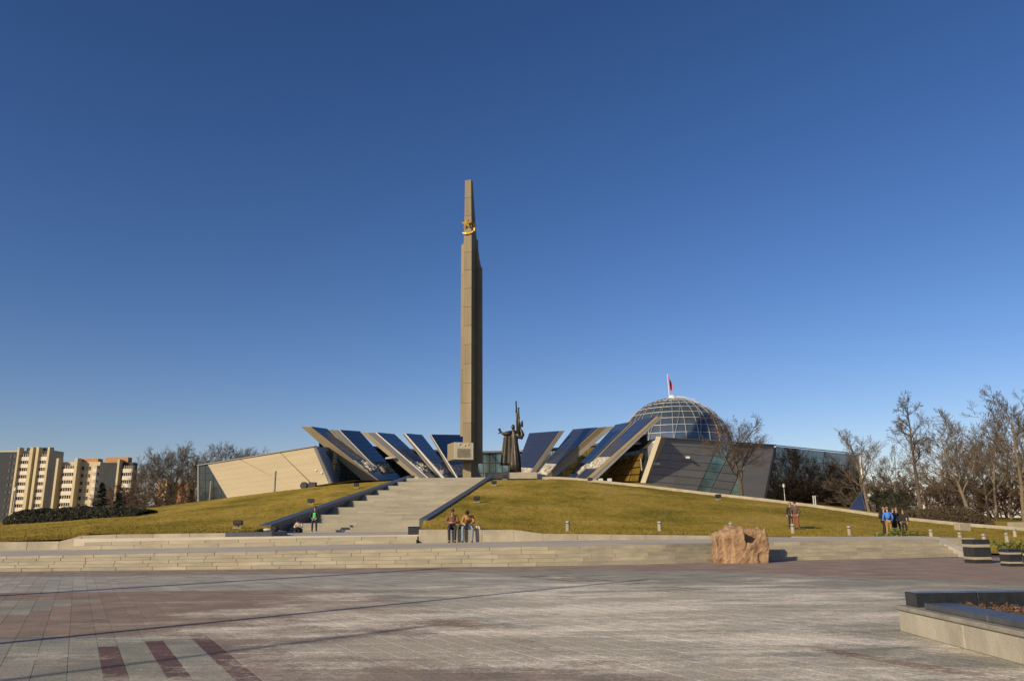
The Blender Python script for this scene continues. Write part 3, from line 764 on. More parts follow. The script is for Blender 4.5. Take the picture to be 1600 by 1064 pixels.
for idx, (sd_, d0, d1, A_, B_, C_, D_, E_, F_) in enumerate(SL):
    A3, B3, C3, D3 = at(*A_, d0), at(*B_, d0), at(*C_, d0), at(*D_, d0); E3, F3 = at(*E_, d1), at(*F_, d1)
    A4, D4 = E3 + (A3 - B3), F3 + (D3 - C3)
    # push the feet below grade so that they stand in the ground
    def foot(top, ft): v = ft - top; return ft + v * max(0, (ft.z - 6.3) / max(-v.z, .1)) if ft.z > 6.3 else ft
    # keep the glass face flat: the foot edge runs parallel to the top edge
    kf = (F_[0] - 800) / 1232.0; e_v = E3 - B3; sF = (kf * C3.y - C3.x) / (e_v.x - kf * e_v.y); sF = min(1.15, max(.2, sF))
    F3 = C3 + e_v * sF; D4 = F3 + (D3 - C3)
    C3, D3, F3, D4 = foot(B3, C3), foot(A3, D3), foot(E3, F3), foot(A4, D4)
    F3 = C3 + e_v * max(.15, sF - .05)
    core = MB().hexa([D3, C3, F3, D4, A3, B3, E3, A4]).build('glass_slab', M['goldtrim'] if idx in (0, 6) else M['darkmetal'], mu)
    n = (C3 - B3).cross(E3 - B3).normalized()
    if n.dot(B3 - A3) < 0: n = -n
    def FP(u, v): return B3.lerp(E3, u).lerp(C3.lerp(F3, u), v)     # u along depth, v downwards
    def fpan(u0, u1, v0, v1, name, m_, o=.10):
        q = [FP(u0, v0), FP(u1, v0), FP(u1, v1), FP(u0, v1)]
        return MB().hexa([p - n * .05 for p in q] + [p + n * o for p in q]).build(name, m_, core)
    # band of relief about 4 m above the terrace
    vf0 = (B3.z - 11.2) / (B3.z - C3.z); vf1 = (B3.z - 9.3) / (B3.z - C3.z)
    if sd_ == 'L':
        vf0, vf1 = (B3.z - 12.0) / (B3.z - C3.z), (B3.z - 10.1) / (B3.z - C3.z)
    else:
        vf0, vf1 = (B3.z - 11.0) / (B3.z - C3.z), (B3.z - 9.3) / (B3.z - C3.z)
    nv = 8
    for k in range(nv):
        fpan(.012, .498, vf0 * k / nv + .0008, vf0 * (k + 1) / nv - .0008, 'glass_panel', M['blueglass'])
        fpan(.502, .988, vf0 * k / nv + .0015, vf0 * (k + 1) / nv - .0015, 'glass_panel', M['blueglass'])
    fr = fpan(.02, .98, vf0 + .002, vf1 - .002, 'frieze', M['frieze'], .09)
    fpan(.012, .988, vf1 + .002, .99, 'glass_panel', M['blueglass'])
    rf = random.Random(idx); fg = MB()
    for k in range(16):
        u, v = rf.uniform(.05, .93), rf.uniform(vf0 + .03, vf1 - .02); hh = (vf1 - vf0) * rf.uniform(.3, .6); c = FP(u, v); v2 = (FP(u, min(v + hh, vf1)) - c)
        fg.tube([c + n * .1, c + v2 * .4 + n * .16, c + v2 + n * .1], [.07, .22, .16], 5); fg.ell(c - v2 * .12 + n * .14, (.13, .13, .15), 6, 4)
    tag(fg.build('relief_figures', M['frieze'], core), kind='stuff')
    # pale edge trims on the near end
    def etrim(s0, s1, m_, name='edge_trim', o=.06):
        q = [A3.lerp(B3, s0), A3.lerp(B3, s1), D3.lerp(C3, s1), D3.lerp(C3, s0)]; e = Vector((0, -1, 0))
        MB().hexa([p - e * .02 for p in q] + [p + e * o for p in q]).build(name, m_, core)
    if idx == 0: etrim(.0, .93, M['goldtrim']); etrim(.94, 1.0, M['beigetrim'], o=.12)
    elif idx == 1: etrim(0, .14, M['beigetrim']); etrim(.92, 1.0, M['white'], o=.12); etrim(.45, .52, M['beigetrim'])
    elif idx == 2: etrim(0, .42, M['beigetrim']); etrim(.9, 1.0, M['white'], o=.12)
    elif idx in (3, 4): etrim(0, .3, M['beigetrim']); etrim(.6, 1.0, M['white'], o=.12)
    elif idx == 5: etrim(0, .12, M['darkmetal']); etrim(.35, .5, M['beigetrim']); etrim(.8, 1.0, M['beigetrim'], o=.1)
    elif idx == 6: etrim(0, .36, M['greypanel']); etrim(.37, .45, M['beigetrim']); etrim(.92, 1.0, M['beigetrim'], o=.1)
    elif idx == 7: etrim(0, .3, M['beigetrim']); etrim(.7, 1, M['beigetrim'], o=.1)
    else: etrim(0, .48, M['greypanel']); etrim(.5, 1.0, M['beigetrim'], o=.14)
# hall behind the slabs
hall = []
HP = [(495, 128), (560, 142), (640, 150), (735, 156), (795, 156), (880, 150), (960, 140), (1015, 128)]
HT = 1.6 + (820 - 704) * 150 / 1286.0
HT = at(760, 705, 156).z
hp = [Vector((at(px, 760, d).x, d)) for px, d in HP]
hm = MB(); back = [v + Vector((0, 22)) for v in hp]
hm.v = [(v.x, v.y, 6.3) for v in hp] + [(v.x, v.y, HT - .4) for v in hp] + [(v.x, v.y, 6.3) for v in back] + [(v.x, v.y, HT - .4) for v in back]
k = len(hp)
for i in range(k - 1): hm.f += [(i, i + 1, k + i + 1, k + i), (k + i, k + i + 1, 3 * k + i + 1, 3 * k + i), (2 * k + i + 1, 2 * k + i, 3 * k + i, 3 * k + i + 1)]
hm.f += [(0, k, 3 * k, 2 * k), (k - 1, 3 * k - 1, 4 * k - 1, 2 * k - 1)]; hm.m = [0] * len(hm.f)
ho = hm.build('hall', M['interior'], mu)
rm = MB()
for i in range(k - 1):
    a, b = hp[i], hp[i + 1]; o = Vector((0, -.9))
    rm.hexa([(a.x, a.y - .9, HT - .39), (b.x, b.y - .9, HT - .39), (b.x, b.y + 22.4, HT - .39), (a.x, a.y + 22.4, HT - .39), (a.x, a.y - .9, HT), (b.x, b.y - .9, HT), (b.x, b.y + 22.4, HT), (a.x, a.y + 22.4, HT)])
rm.build('roof_edge', M['darkmetal'], mu)
for i in range(k - 1):
    a, b = hp[i], hp[i + 1]; m_ = M['greenglass'] if i in (2, 3, 4) else (M['goldreflectglass'] if i == 5 else M['darkglass'])
    panelgrid(ho, [(a.x, a.y, 8.0), (b.x, b.y, 8.0), (b.x, b.y, HT - .5), (a.x, a.y, HT - .5)], 6, 4, m_, 'curtain_panel', .06, .08, .03)
    MB().hexa([(a.x, a.y - .35, 6.4), (b.x, b.y - .35, 6.4), (b.x, b.y - .05, 6.4), (a.x, a.y - .05, 6.4), (a.x, a.y - .35, 7.95), (b.x, b.y - .35, 7.95), (b.x, b.y - .05, 7.95), (a.x, a.y - .05, 7.95)]).build('plinth', M['greypanel'], ho)
# ceiling lamps under the slabs (pale discs) and hall glass on the right, its warm reflections painted gold
for x, y, d in ((517, 711, 124), (611, 716, 128), (993, 694, 116)):
    c = at(x, y, d); MB().lathe([(.9, -.12), (1.0, 0), (.9, .12)], 14, c).build('canopy_disc', M['white'], mu)
def quadbox(name, pts, m_, root, th=.3, dirv=(0, 1, 0)):
    q = [Vector(p) for p in pts]; e = Vector(dirv).normalized() * th
    return MB().prism(q, e).build(name, m_, root)
# glass front right of the last slab, warm reflection painted as gold colour
AQ = [at(941, 752, 118), at(998, 753, 113), at(1006, 707, 113), at(962, 722, 118)]
panelgrid(mu, AQ, 4, 4, M['goldreflectglass'], 'gold_reflection_panel', .08, .08, .03)
quadbox('canopy_fascia', [at(958, 712, 119), at(1010, 700, 112), at(1026, 684, 112), at(985, 697, 119)], M['interior'], mu, .4)
for xx in (1001,):
    MB().tube([at(xx, 716, 112), at(xx + 2, 735, 112)], .12, 6).build('canopy_post', M['beigetrim'], mu)

# left wing: cladding facing the sun
wl = [at(311, 784, 146), at(325, 783, 143), at(357, 778.5, 137.5), at(523, 758, 113)]
WT = 12.95
def onwall(x, y, a, b):  # ray through pixel meets vertical plane through a, b
    d = ray(x, y); o = Vector((0, 0, CAMH)); nrm = Vector((b.y - a.y, -(b.x - a.x), 0)); t = (a - o).dot(nrm) / d.dot(nrm); return o + d * t
wa, wb = at(311, 760, 145), at(505, 740, 113)
def W(x, y): return onwall(x, y, wa, wb)
dirw = Vector((-(wb - wa).y, (wb - wa).x, 0)).normalized()
if dirw.y < 0: dirw = -dirw
body = MB().prism([W(311, 790), W(523, 766), W(495.5, 698), W(311, 725.5)], Vector((-2.6, 10, 0))).build('wing_body', M['interior'], mu)
o3 = -dirw * .12
def wallpoly(pix, m_, name, root, th=.10, base=.012, fn=None):
    q = [(fn or W)(x, y) - dirw * base for x, y in pix]; return MB().prism(q, -dirw * th).build(name, m_, root)
def clip(poly, f):      # keep the part of a polygon where f >= 0
    out = []
    for i in range(len(poly)):
        a, b = poly[i - 1], poly[i]; fa, fb = f(a), f(b)
        if (fa >= 0) != (fb >= 0): t = fa / (fa - fb); out.append((lerp(a[0], b[0], t), lerp(a[1], b[1], t)))
        if fb >= 0: out.append(b)
    return out
for field in ([(324.5, 724), (372, 716.2), (466, 765), (358, 781)], [(373.2, 716), (437, 706), (494.5, 763), (469, 766.6)], [(438, 705.8), (490.5, 697.8), (516.5, 760), (496.6, 762.9)]):
    for k in range(9):      # courses of cladding running level along the wall
        def y0(x, q): return lerp(725.5 + q * 7.4, 697.2 + q * 8.6, (x - 311) / 185.0)
        pc = clip(clip(field, lambda p: p[1] - y0(p[0], k) - .05), lambda p: y0(p[0], k + 1) - .05 - p[1])
        if len(pc) >= 3: wallpoly(pc, M['clad'], 'cladding_course', body)
wallpoly([(492.2, 697.6), (495.5, 697.2), (523, 760), (518, 760)], M['darkmetal'], 'edge_trim', body, .2)
wallpoly([(310.5, 726.2), (495.5, 696.4), (495.5, 697.5), (310.5, 727.8)], M['greypanel'], 'roof_trim', body, .35)
gx = [(311.5, 727.6), (323.5, 725.8), (331, 736.5), (337.5, 747.5), (344, 758.5), (350.5, 769.5)]
for r in range(5):
    yt, yb = [727.5 + 11.6 * r, 727.5 + 11.6 * (r + 1)]
    xr_t = interp([(724, 324.5), (781, 358)], yt); xr_b = interp([(724, 324.5), (781, 358)], yb)
    xm = [311.6, 321.4, 334.4, 347.0]
    for a, b in zip(xm, xm[1:] + [99999]):
        at_, bt = a, min(b, xr_t); ab, bb = a, min(b, xr_b)
        if bb <= ab + .8: continue
        sl_ = [(at_ + .4, yt + .5), (max(bt, at_ + .6) - .2, yt + .4), (bb - .4, yb - .4), (ab + .4, yb - .4)]
        wallpoly(sl_, M['darkglass'], 'window_pane', body, .06)
wallpoly([(310.3, 727.5), (311.6, 727.2), (311.8, 784), (310.5, 784)], M['steel'], 'corner_post', body, .2)
# end face of the left wing, dark glass return
rt_ = [W(495.5, 697.5), W(523, 766), at(536, 764, 124), at(513, 698.5, 124)]
quadbox('return_wall', rt_, M['darkmetal'], mu, .25, (-.5, .6, 0))
panelgrid(mu, [at(527, 757, 119), at(541, 756, 123), at(523, 708, 123), at(506, 703, 119)], 2, 5, M['greenglass'], 'curtain_panel', .05, .06, .05)
for px_, py_ in ((496, 734.5), (505, 738.5)):
    MB().box(W(px_, py_) - dirw * .25, (.35, .3, .22)).build('wall_lamp', M['white'], body)

# right wing: dark panels, raking light
ra, rb = at(1030, 720, 108), at(1345, 750, 135)
def V(x, y): return onwall(x, y, ra, rb)
dirr = Vector((-(rb - ra).y, (rb - ra).x, 0)).normalized()
if dirr.y < 0: dirr = -dirr
rbody = MB().prism([V(1006, 762), V(1346, 806), V(1346, 710.5), V(1031, 683.5)], Vector((2.2, 10, 0))).build('wing_body', M['darkmetal'], mu)
def rpoly(pix, m_, name, th=.12, base=.012, root=None): return MB().prism([V(x, y) - dirr * base for x, y in pix], -dirr * th).build(name, m_, root or rbody)
# panels of the dark wall in courses
def rquad(bl, br, tr2, tl2, nu, nv, m_, name):
    for i in range(nu):
        for j in range(nv):
            def P(u, v):
                return (lerp(lerp(bl[0], br[0], u), lerp(tl2[0], tr2[0], u), v), lerp(lerp(bl[1], br[1], u), lerp(tl2[1], tr2[1], u), v))
            e, f_ = .0012, .004
            rpoly([P(i / nu + e, j / nv + f_), P((i + 1) / nu - e, j / nv + f_), P((i + 1) / nu - e, (j + 1) / nv - f_), P(i / nu + e, (j + 1) / nv - f_)], m_, name)
rquad((1008, 763), (1086, 771), (1124, 688.9), (1033, 684), 4, 7, M['greypanel'], 'wall_panel')
rquad((1087, 771.2), (1105.5, 773.5), (1147, 690.6), (1125, 689), 2, 7, M['greenglass'], 'glass_panel')
rquad((1106.5, 774), (1137, 778), (1174, 692.6), (1150, 691), 2, 7, M['greypanel'], 'wall_panel')
rquad((1138, 778.3), (1157, 781), (1158, 737), (1156, 737), 2, 4, M['greenglass'], 'glass_panel')
rpoly([(1158.5, 737), (1157.8, 781.2), (1191, 786), (1209, 695.2), (1175.2, 692.7)], M['greypanel'], 'wall_panel')
rpoly([(1030, 683), (1209, 694.6), (1209, 695.8), (1030, 684.4)], M['darkmetal'], 'roof_trim', .4)
# mirror facade
rquad((1195, 789), (1344, 806), (1344, 710.8), (1212, 697), 7, 5, M['mirror'], 'mirror_pane')
rpoly([(1210, 695), (1346, 708.8), (1346, 710.2), (1210, 696.4)], M['steel'], 'roof_trim', .3)
rpoly([(1340.5, 710), (1343, 710.2), (1347.5, 753), (1345.5, 753)], M['white'], 'corner_post', .4)
# beige fin at the wing's near end
FN = [at(1000, 756, 106.5), at(1007.5, 757, 106), at(1033, 682.5, 106), at(1025.5, 681.5, 106.5)]
MB().prism(FN, (1.2, 2.6, 0)).build('stone_fin', M['clad'], mu)
for x, y in ((1017.5, 724.5), (1024.5, 724.8), (1071.5, 715)):
    MB().box(V(x, y) - dirr * .35, (.55, .4, .3)).build('wall_lamp', M['white'], rbody)

# dome
DD = 165.0; dc = at(1055, 700, DD); dzt = at(1055, 624, DD).z; DR = 11.4
dh = 10.4; dz0 = dzt - dh
dome = MB().lathe([(DR - .3, 0), (DR + .35, 0), (DR + .35, .45), (DR - .3, .45)], 48, (dc.x, DD, dz0)).build('dome', M['steel'], mu)
MB().lathe([(DR + 1.5, -13), (DR + 1.5, -.02)], 32, (dc.x, DD, dz0)).build('dome_drum', M['darkmetal'], mu)
NM, NRg = 28, 9
def dp(a, e, r=DR): return Vector((dc.x + r * math.cos(e) * math.cos(a), DD + r * math.cos(e) * math.sin(a), dz0 + .45 + (dh - .45) * math.sin(e) * r / DR))
ELS = [R_(84) * (k / NRg) for k in range(NRg + 1)]
for k in range(NM):
    a = 2 * PI * k / NM; MB().tube([dp(a, e, DR + .12) for e in [R_(84) * q / 14 for q in range(15)]], .07, 5).build('rib', M['steel'], dome)
for k in range(0, NM, 2):
    a = 2 * PI * k / NM; MB().tube([dp(a + 2 * PI / NM * q / 14 * 1.6, R_(84) * q / 14, DR + .2) for q in range(15)], .05, 5).build('brace', M['steel'], dome)
for e in ELS[1:]:
    MB().tube([dp(2 * PI * k / 56, e, DR + .1) for k in range(57)], .05, 4, cap=False).build('ring', M['white'], dome)
pm = []
for j in range(NRg):
    m = MB(); da = 2 * PI / NM; e0, e1 = ELS[j] + .004, ELS[j + 1] - .004
    vs = []
    for r in (DR - .05, DR):
        for a, e in ((.004, e0), (da - .004, e0), (da - .004, e1), (.004, e1)):
            q = dp(a, e, r); vs.append((q.x - dc.x, q.y - DD, q.z - dz0))
    me = m.hexa(vs).mesh('pane'); me.materials.append(M['domeglass']); pm.append(me)
dl = Vector((dc.x, DD, dz0)) - mu.location
for k in range(NM):
    for j in range(NRg):
        o = link('pane', pm[j], dome); o.location = dl; o.rotation_euler = (0, 0, 2 * PI * k / NM)
cpz = dz0 + dh
MB().lathe([(1.6, -.5), (1.9, -.1), (1.5, .1), (.9, .2), (.7, .8), (.2, 1.0)], 16, (dc.x, DD, cpz)).build('cap', M['white'], dome)
rl = MB(); rl.tube([dp(R_(-60), e, DR + .6) for e in (R_(90), R_(82), R_(74), R_(66))], .06, 5); rl.tube([dp(R_(-20), e, DR + .6) for e in (R_(90), R_(82), R_(74), R_(66))], .06, 5); rl.build('service_rail', M['white'], dome)
fpz = at(1041, 584, DD).z; fx = at(1043.5, 600, DD).x
fp_ = thing('flagpole', 'thin white flagpole with a red flag on top of the glass dome', 'flagpole', (fx, DD, cpz + .2))
MB().tube([(fx + .2, DD, cpz - .6), (fx, DD, fpz)], [.10, .06], 6).build('pole', M['flagwhite'], fp_)
fm = MB(); nx, nz_ = 6, 10
for s2 in (0, .03):
    for i in range(nx):
        for k in range(nz_):
            u, v = i / (nx - 1), k / (nz_ - 1)
            fm.v.append((fx + .06 + u * .75 * (.35 + .65 * math.sin(v * PI) ** .7) + v * .35, DD - .3 * math.sin(u * 5 + v * 2) + s2, fpz - .3 - v * 3.0 - u * .7))
for s2 in (0, 1):
    for i in range(nx - 1):
        for k in range(nz_ - 1):
            a = s2 * nx * nz_ + i * nz_ + k; fm.f.append((a, a + 1, a + nz_ + 1, a + nz_)); fm.m.append(0)
fm.build('flag', M['red'], fp_, smooth=True, fix=False)

# ================================================================ FAR HOUSES
def apt(label, d, x0, x1, ytop, ybot, cols, group, dark_side=None, roof=None, floors=10, wallm='aptwall', depth=14):
    zt_, zb_ = at(x0, ytop, d).z, -.8; k = d / 1232.0
    def X(px): return (px - 800) * k
    root = thing('apartment_building', label, 'building', ((X(x0) + X(x1)) / 2, d, zb_), 0, group)
    MB().box(((X(x0) + X(x1)) / 2, d + depth / 2, (zt_ + zb_) / 2), (X(x1) - X(x0), depth, zt_ - zb_)).build('wall', M[wallm], root)
    if dark_side:
        a, b, yt2 = dark_side; z2 = at(a, yt2, d).z
        MB().hexa([(X(a) + .02, d - .3, zb_), (X(b), d + 9, zb_), (X(b), d + 22, zb_), (X(a) + .02, d + depth, zb_), (X(a) + .02, d - .3, z2), (X(b), d + 9, z2), (X(b), d + 22, z2), (X(a) + .02, d + depth, z2)]).build('side_wall', M['aptgreyshade'], root)
    fh = (zt_ - 1.6) / floors
    for typ, a, b in cols:
        for f in range(floors if typ not in ('pier', 'grey', 'wing') else 1):
            z0 = .2 + f * fh
            if typ == 'balc':
                bo = MB().box(((X(a) + X(b)) / 2, d - 1.1, z0 + fh * .27), (X(b) - X(a), 2.1, fh * .54)).build('balcony', M['aptwhite'], root)
                wn = MB(); wd = (X(b) - X(a))
                MB().box(((X(a) + X(b)) / 2, d - .35, z0 + fh * .76), (wd - .3, .6, fh * .44)).build('window', M['aptwin'], bo)
                fr_ = MB()
                for q in range(5): fr_.box((X(a) + wd * (q + .5) / 5, d - 1.9, z0 + fh * .76), (.14, .14, fh * .44))
                fr_.build('frame', M['aptwhite'], bo)
            elif typ == 'win':
                MB().box(((X(a) + X(b)) / 2, d - .04 - (1.5 if b < 15 else 0), z0 + fh * .62), (X(b) - X(a), .3, fh * .46)).build('window', M['aptwin'], root)
        if typ == 'pier':
            MB().box(((X(a) + X(b)) / 2, d - 1.5, (zt_ + 1.2 + zb_) / 2), (X(b) - X(a), 3.2, zt_ + 1.2 - zb_)).build('pier', M['aptwall'], root)
        if typ == 'wing':     # wing that steps towards the viewer, its flank turned away from the sun
            dw = d - 34; xa, xb = X(b), (-30 - 800) / 1232.0 * dw; zt2 = zt_ - .8
            wg = MB().hexa([(xa - 6, d, zb_), (xa, d - .1, zb_), (xb, dw, zb_), (xb - 9, dw, zb_), (xa - 6, d, zt2), (xa, d - .1, zt2), (xb, dw, zt2), (xb - 9, dw, zt2)][::-1]).build('side_wing', M['aptgreyshade'], root)
            for f in range(floors):
                for u in (.12, .3, .48, .66):
                    c = Vector((lerp(xa, xb, u) + .05, lerp(d, dw, u), .2 + (f + .6) * fh)); MB().box(c, (.2, 2.6, fh * .45), math.atan2(xb - xa, d - dw)).build('window', M['aptwin'], wg)
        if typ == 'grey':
            MB().box(((X(a) + X(b)) / 2, d - .8, (zt_ - .6 + zb_) / 2), (X(b) - X(a), 1.4, zt_ - .6 - zb_)).build('shade_toned_wall', M['aptgreyshade'], root)  # dark colour stands in for the shade on this wall
    rr_ = random.Random(int(x0) + 5)
    for a, b, yt2 in roof or []:
        z2 = at(a, yt2, d).z
        MB().box(((X(a) + X(b)) / 2, d + 2.2, (zt_ + z2) / 2), (X(b) - X(a), 3.6, z2 - zt_)).build('roof_house', M['aptgreyshade'] if rr_.random() < .5 else M['orange'], root)
    return root
G = 'apartment towers on the left'
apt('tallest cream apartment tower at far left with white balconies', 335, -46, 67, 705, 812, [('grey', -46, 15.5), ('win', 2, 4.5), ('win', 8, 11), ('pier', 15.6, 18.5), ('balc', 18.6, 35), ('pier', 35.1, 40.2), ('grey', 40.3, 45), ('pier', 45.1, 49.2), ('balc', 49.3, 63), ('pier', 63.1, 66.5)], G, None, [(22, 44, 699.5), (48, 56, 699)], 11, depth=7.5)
apt('yellow apartment tower with balconies between the tall tower and the conifer', 300, 79, 143, 722, 812, [('pier', 80, 83.5), ('win', 85, 89.5), ('balc', 91, 109), ('pier', 109.1, 113.5), ('win', 115, 118.5), ('win', 123, 128.5), ('balc', 137, 143)], G, None, [(105, 138, 716.5)], 9, depth=4)
apt('shaded apartment tower with orange roof structures behind bare trees', 345, 148, 196, 723, 812, [('grey', 150, 175), ('win', 154, 158), ('win', 164, 168), ('pier', 176, 179), ('balc', 184, 199)], G, None, [(150, 186, 714.5)], 9, 'aptgreyshade', depth=4)  # wall colour itself carries this tower's shade
apt('small orange brick house glimpsed between the bare trees', 300, 238, 290, 753, 812, [('win', 246, 250), ('win', 262, 266), ('win', 278, 282), ('pier', 255, 258)], None, None, [(243, 253, 750)], 4, 'orange', 5)

# ================================================================ TREES
def gen_tree(seed, H, spread, levels, start=.28, up=.35, twist=.35, droop=0., trunk_r=None, kids=(9, 7, 6, 5), stems=1, lean=0):
    r = random.Random(seed); T = MB(); B = MB()
    def br(p, d, L, rad, lev):
        nseg = (9, 7, 5, 3, 2)[lev]; pts = [p.copy()]; rs = [rad]; dd = d.copy(); dirs = []
        for i in range(nseg):
            tw = twist * (.45 if lev == 0 else 1)
            dd = dd + Vector((r.gauss(0, tw), r.gauss(0, tw), r.gauss(0, tw * .7))) * (.5 if lev else .30) + Vector((0, 0, up * .22 - droop * (.3 if lev >= 2 else 0)))
            dd.normalize(); p = p + dd * (L / nseg); pts.append(p.copy()); rs.append(rad * (1 - .82 * (i + 1) / nseg)); dirs.append(dd.copy())
        (T if lev <= 1 else B).tube(pts, rs, (9, 6, 4, 3, 3)[lev], cap=False)
        if lev >= levels: return
        n = kids[lev]; n = max(2, int(n * r.uniform(.8, 1.25)))
        s0 = start if lev == 0 else .22
        for k in range(n):
            t = s0 + (1 - s0) * ((k + r.random()) / n); t = min(t, .985); f = t * nseg; i = int(f); q = pts[i].lerp(pts[min(i + 1, nseg)], f - i)
            ax = dirs[min(i, nseg - 1)]; az = r.uniform(0, 2 * PI); o = ax.orthogonal().normalized(); o.rotate(Matrix.Rotation(az, 3, ax))
            an = r.uniform(.55, 1.05) if lev == 0 else r.uniform(.45, 1.0)
            nd = (ax * math.cos(an) + o * math.sin(an)).normalized()
            LL = L * ((.62 if lev == 0 else .52) * spread if lev == 0 else .50) * r.uniform(.65, 1.15) * (1.12 - .55 * t)
            br(q, nd, LL, max(rs[i] * r.uniform(.42, .62), (.05, .028, .016, .0115, .010)[lev]), lev + 1)
    for s in range(stems):
        d = Vector((r.gauss(0, .05 + .22 * (stems > 1)) + lean, r.gauss(0, .05 + .22 * (stems > 1)), 1)).normalized()
        br(Vector((r.uniform(-.3, .3) * (stems > 1), r.uniform(-.3, .3) * (stems > 1), -.25)), d, H * (.86 if stems == 1 else r.uniform(.6, .95)), trunk_r or H * .017, 0)
    return T.mesh('trunk', True, False), B.mesh('crown', False, False)
VAR = {}
def variant(key, barkm, twigm, *a, **k):
    t, b = gen_tree(*a, **k); t.materials.append(barkm); b.materials.append(twigm); VAR[key] = (t, b)
variant('round', M['bark'], M['twig'], 3, 11, 1.15, 4, .24, .30, .42, kids=(13, 9, 8, 7))
variant('tall', M['barkpale'], M['twig'], 8, 14, .92, 4, .26, .50, .32, kids=(13, 9, 8, 7))
variant('wide', M['barkpale'], M['twig'], 14, 14, 1.1, 4, .26, .45, .42, kids=(12, 9, 8, 7), lean=-.08)
variant('larch', M['bark'], M['twig'], 22, 16, .50, 4, .46, .15, .38, .05, kids=(22, 9, 8, 6))
variant('thicket', M['bark'], M['twigred'], 31, 8, .8, 4, .15, .35, .40, kids=(9, 8, 7, 6), stems=3, trunk_r=.09)
variant('scrub', M['bark'], M['twig'], 36, 6, .9, 4, .10, .30, .45, kids=(9, 8, 7, 6), stems=4, trunk_r=.07)
variant('oak', M['bark'], M['twig'], 47, 11, 1.35, 4, .24, .34, .45, kids=(15, 11, 9, 7), trunk_r=.26)
def tree(key, label, px, d, ybase, ytop, rz, group, Hn, name='bare_tree', x=None, z=None, h=None, wx=1.0):
    t, b = VAR[key]
    X = X_(px, d) if x is None else x; zz = tz(X, d) if z is None else z
    hh = (at(px, ytop, d).z - zz) if h is None else h
    # true height of the variant
    top = max(v.co.z for v in b.vertices); s = hh / top
    r = thing(name, label, 'tree' if name != 'thicket_shrub' else 'shrub', (X, d, zz), rz, group); r.scale = (s * wx, s * wx, s)
    link('trunk', t, r); link('crown', b, r); return r
GRt = 'bare trees in the park on the right'; GLt = 'bare trees behind the beige wing on the left'
tree('oak', 'round-crowned bare tree standing before the dark museum wing', 1158, 100, 775, 641, 2.1, None, 1, wx=1.3)
tree('tall', 'slim bare tree beside the right corner of the mirror wall', 1356, 108, 795, 664, 1.9, GRt, 1, wx=1.15)
tree('larch', 'tall larch with a dense tufted top on the right', 1437, 104, 795, 610, .4, GRt, 1)
tree('wide', 'big spreading bare tree with a leaning pale trunk right of the larch', 1512, 96, 800, 628, 0.3, GRt, 1, wx=1.2)
tree('tall', 'tall bare tree cut by the right edge of the photo', 1596, 98, 800, 605, 3.3, GRt, 1, wx=1.15)
tree('wide', 'crooked low bare tree between the slim tree and the larch', 1396, 112, 795, 690, 4.0, GRt, 1, wx=.8)
tree('tall', 'thin bare tree just left of the tree at the right edge', 1552, 106, 800, 640, 5.0, GRt, 1, wx=.9)
tree('round', 'bare tree in the row behind the spreading tree', 1478, 124, 800, 660, 2.2, GRt, 1)
tree('tall', 'second tree at the right edge standing farther back', 1618, 122, 800, 622, .9, GRt, 1)
rt = random.Random(4)
ORD = 'first second third fourth fifth sixth seventh eighth ninth tenth eleventh twelfth thirteenth fourteenth fifteenth sixteenth'.split()
for i in range(16):
    px = 1352 + i * 19 + rt.uniform(-5, 5); d = rt.uniform(118, 150)
    tree('thicket' if i % 3 else 'scrub', 'reddish brown thicket shrub below the park trees, %s from the left' % ORD[i], px, d, 800, rt.uniform(720, 752), rt.uniform(0, 6), 'thicket shrubs on the right', 1, 'thicket_shrub', wx=1.5)
for i in range(4):
    px = 1366 + i * 66 + rt.uniform(-8, 8); d = rt.uniform(150, 185)
    tree('round' if i % 2 else 'wide', 'far bare tree behind the park on the right, %s from the left' % ORD[i], px, d, 800, rt.uniform(696, 722), rt.uniform(0, 6), 'far trees on the right', 1)
for i, (px, d, yt, key) in enumerate(((258, 190, 684, 'oak'), (222, 205, 705, 'tall'), (296, 196, 692, 'tall'), (338, 186, 690, 'oak'), (366, 180, 694, 'wide'), (318, 210, 688, 'wide'), (206, 215, 722, 'round'), (278, 215, 697, 'wide'), (392, 190, 708, 'round'), (240, 188, 700, 'wide'), (308, 184, 700, 'round'), (352, 200, 690, 'tall'), (380, 205, 696, 'tall'))):
    lab = ['tallest bare tree left of the beige wing', 'leftmost slim bare tree beside the apartment towers', 'slim bare tree in front of the orange house', 'round bare tree right behind the glazed end of the beige wing', 'wide bare tree showing above the middle of the beige wing roof', 'wide bare tree just left of the glazed wing end', 'low bare tree next to the shaded apartment tower', 'wide bare tree between the tallest tree and the slim one', 'low bare tree showing farthest right above the beige wing roof', 'wide low bare tree left of the tallest tree', 'round bare tree touching the glazed wing corner', 'slim bare tree rising behind the wing roof near its left end', 'slim bare tree second from the right above the wing roof'][i]
    tree(key, lab, px, d, 790, yt, i * 1.3, GLt, 1, wx=1.1)
for i in range(7):
    px = 168 + i * 19; d = 150 + (i % 3) * 12
    tree('scrub' if i % 2 else 'thicket', 'leafless shrub between hedge and beige wing, %s from the left' % ORD[i], px, d, 800, 748 + (i * 13) % 22, i * .9, 'leafless shrubs on the left', 1, 'thicket_shrub', wx=1.5)
# park trees on the right, seen mirrored in the glass facade
for i in range(18):
    x = 74 + (i % 9) * 5.6 + rt.uniform(-2, 2); y = 121 + (i // 9) * 10 + (i % 9) * 2.2 + rt.uniform(-3, 3)
    tree(('round', 'tall', 'wide')[i % 3], 'park tree mirrored in the glass wall of the museum', 0, y, 0, 0, rt.uniform(0, 6), 'trees mirrored in the facade', 1, x=x, z=tz(min(x, y * .95), y), h=rt.uniform(11.5, 15), wx=1.1)

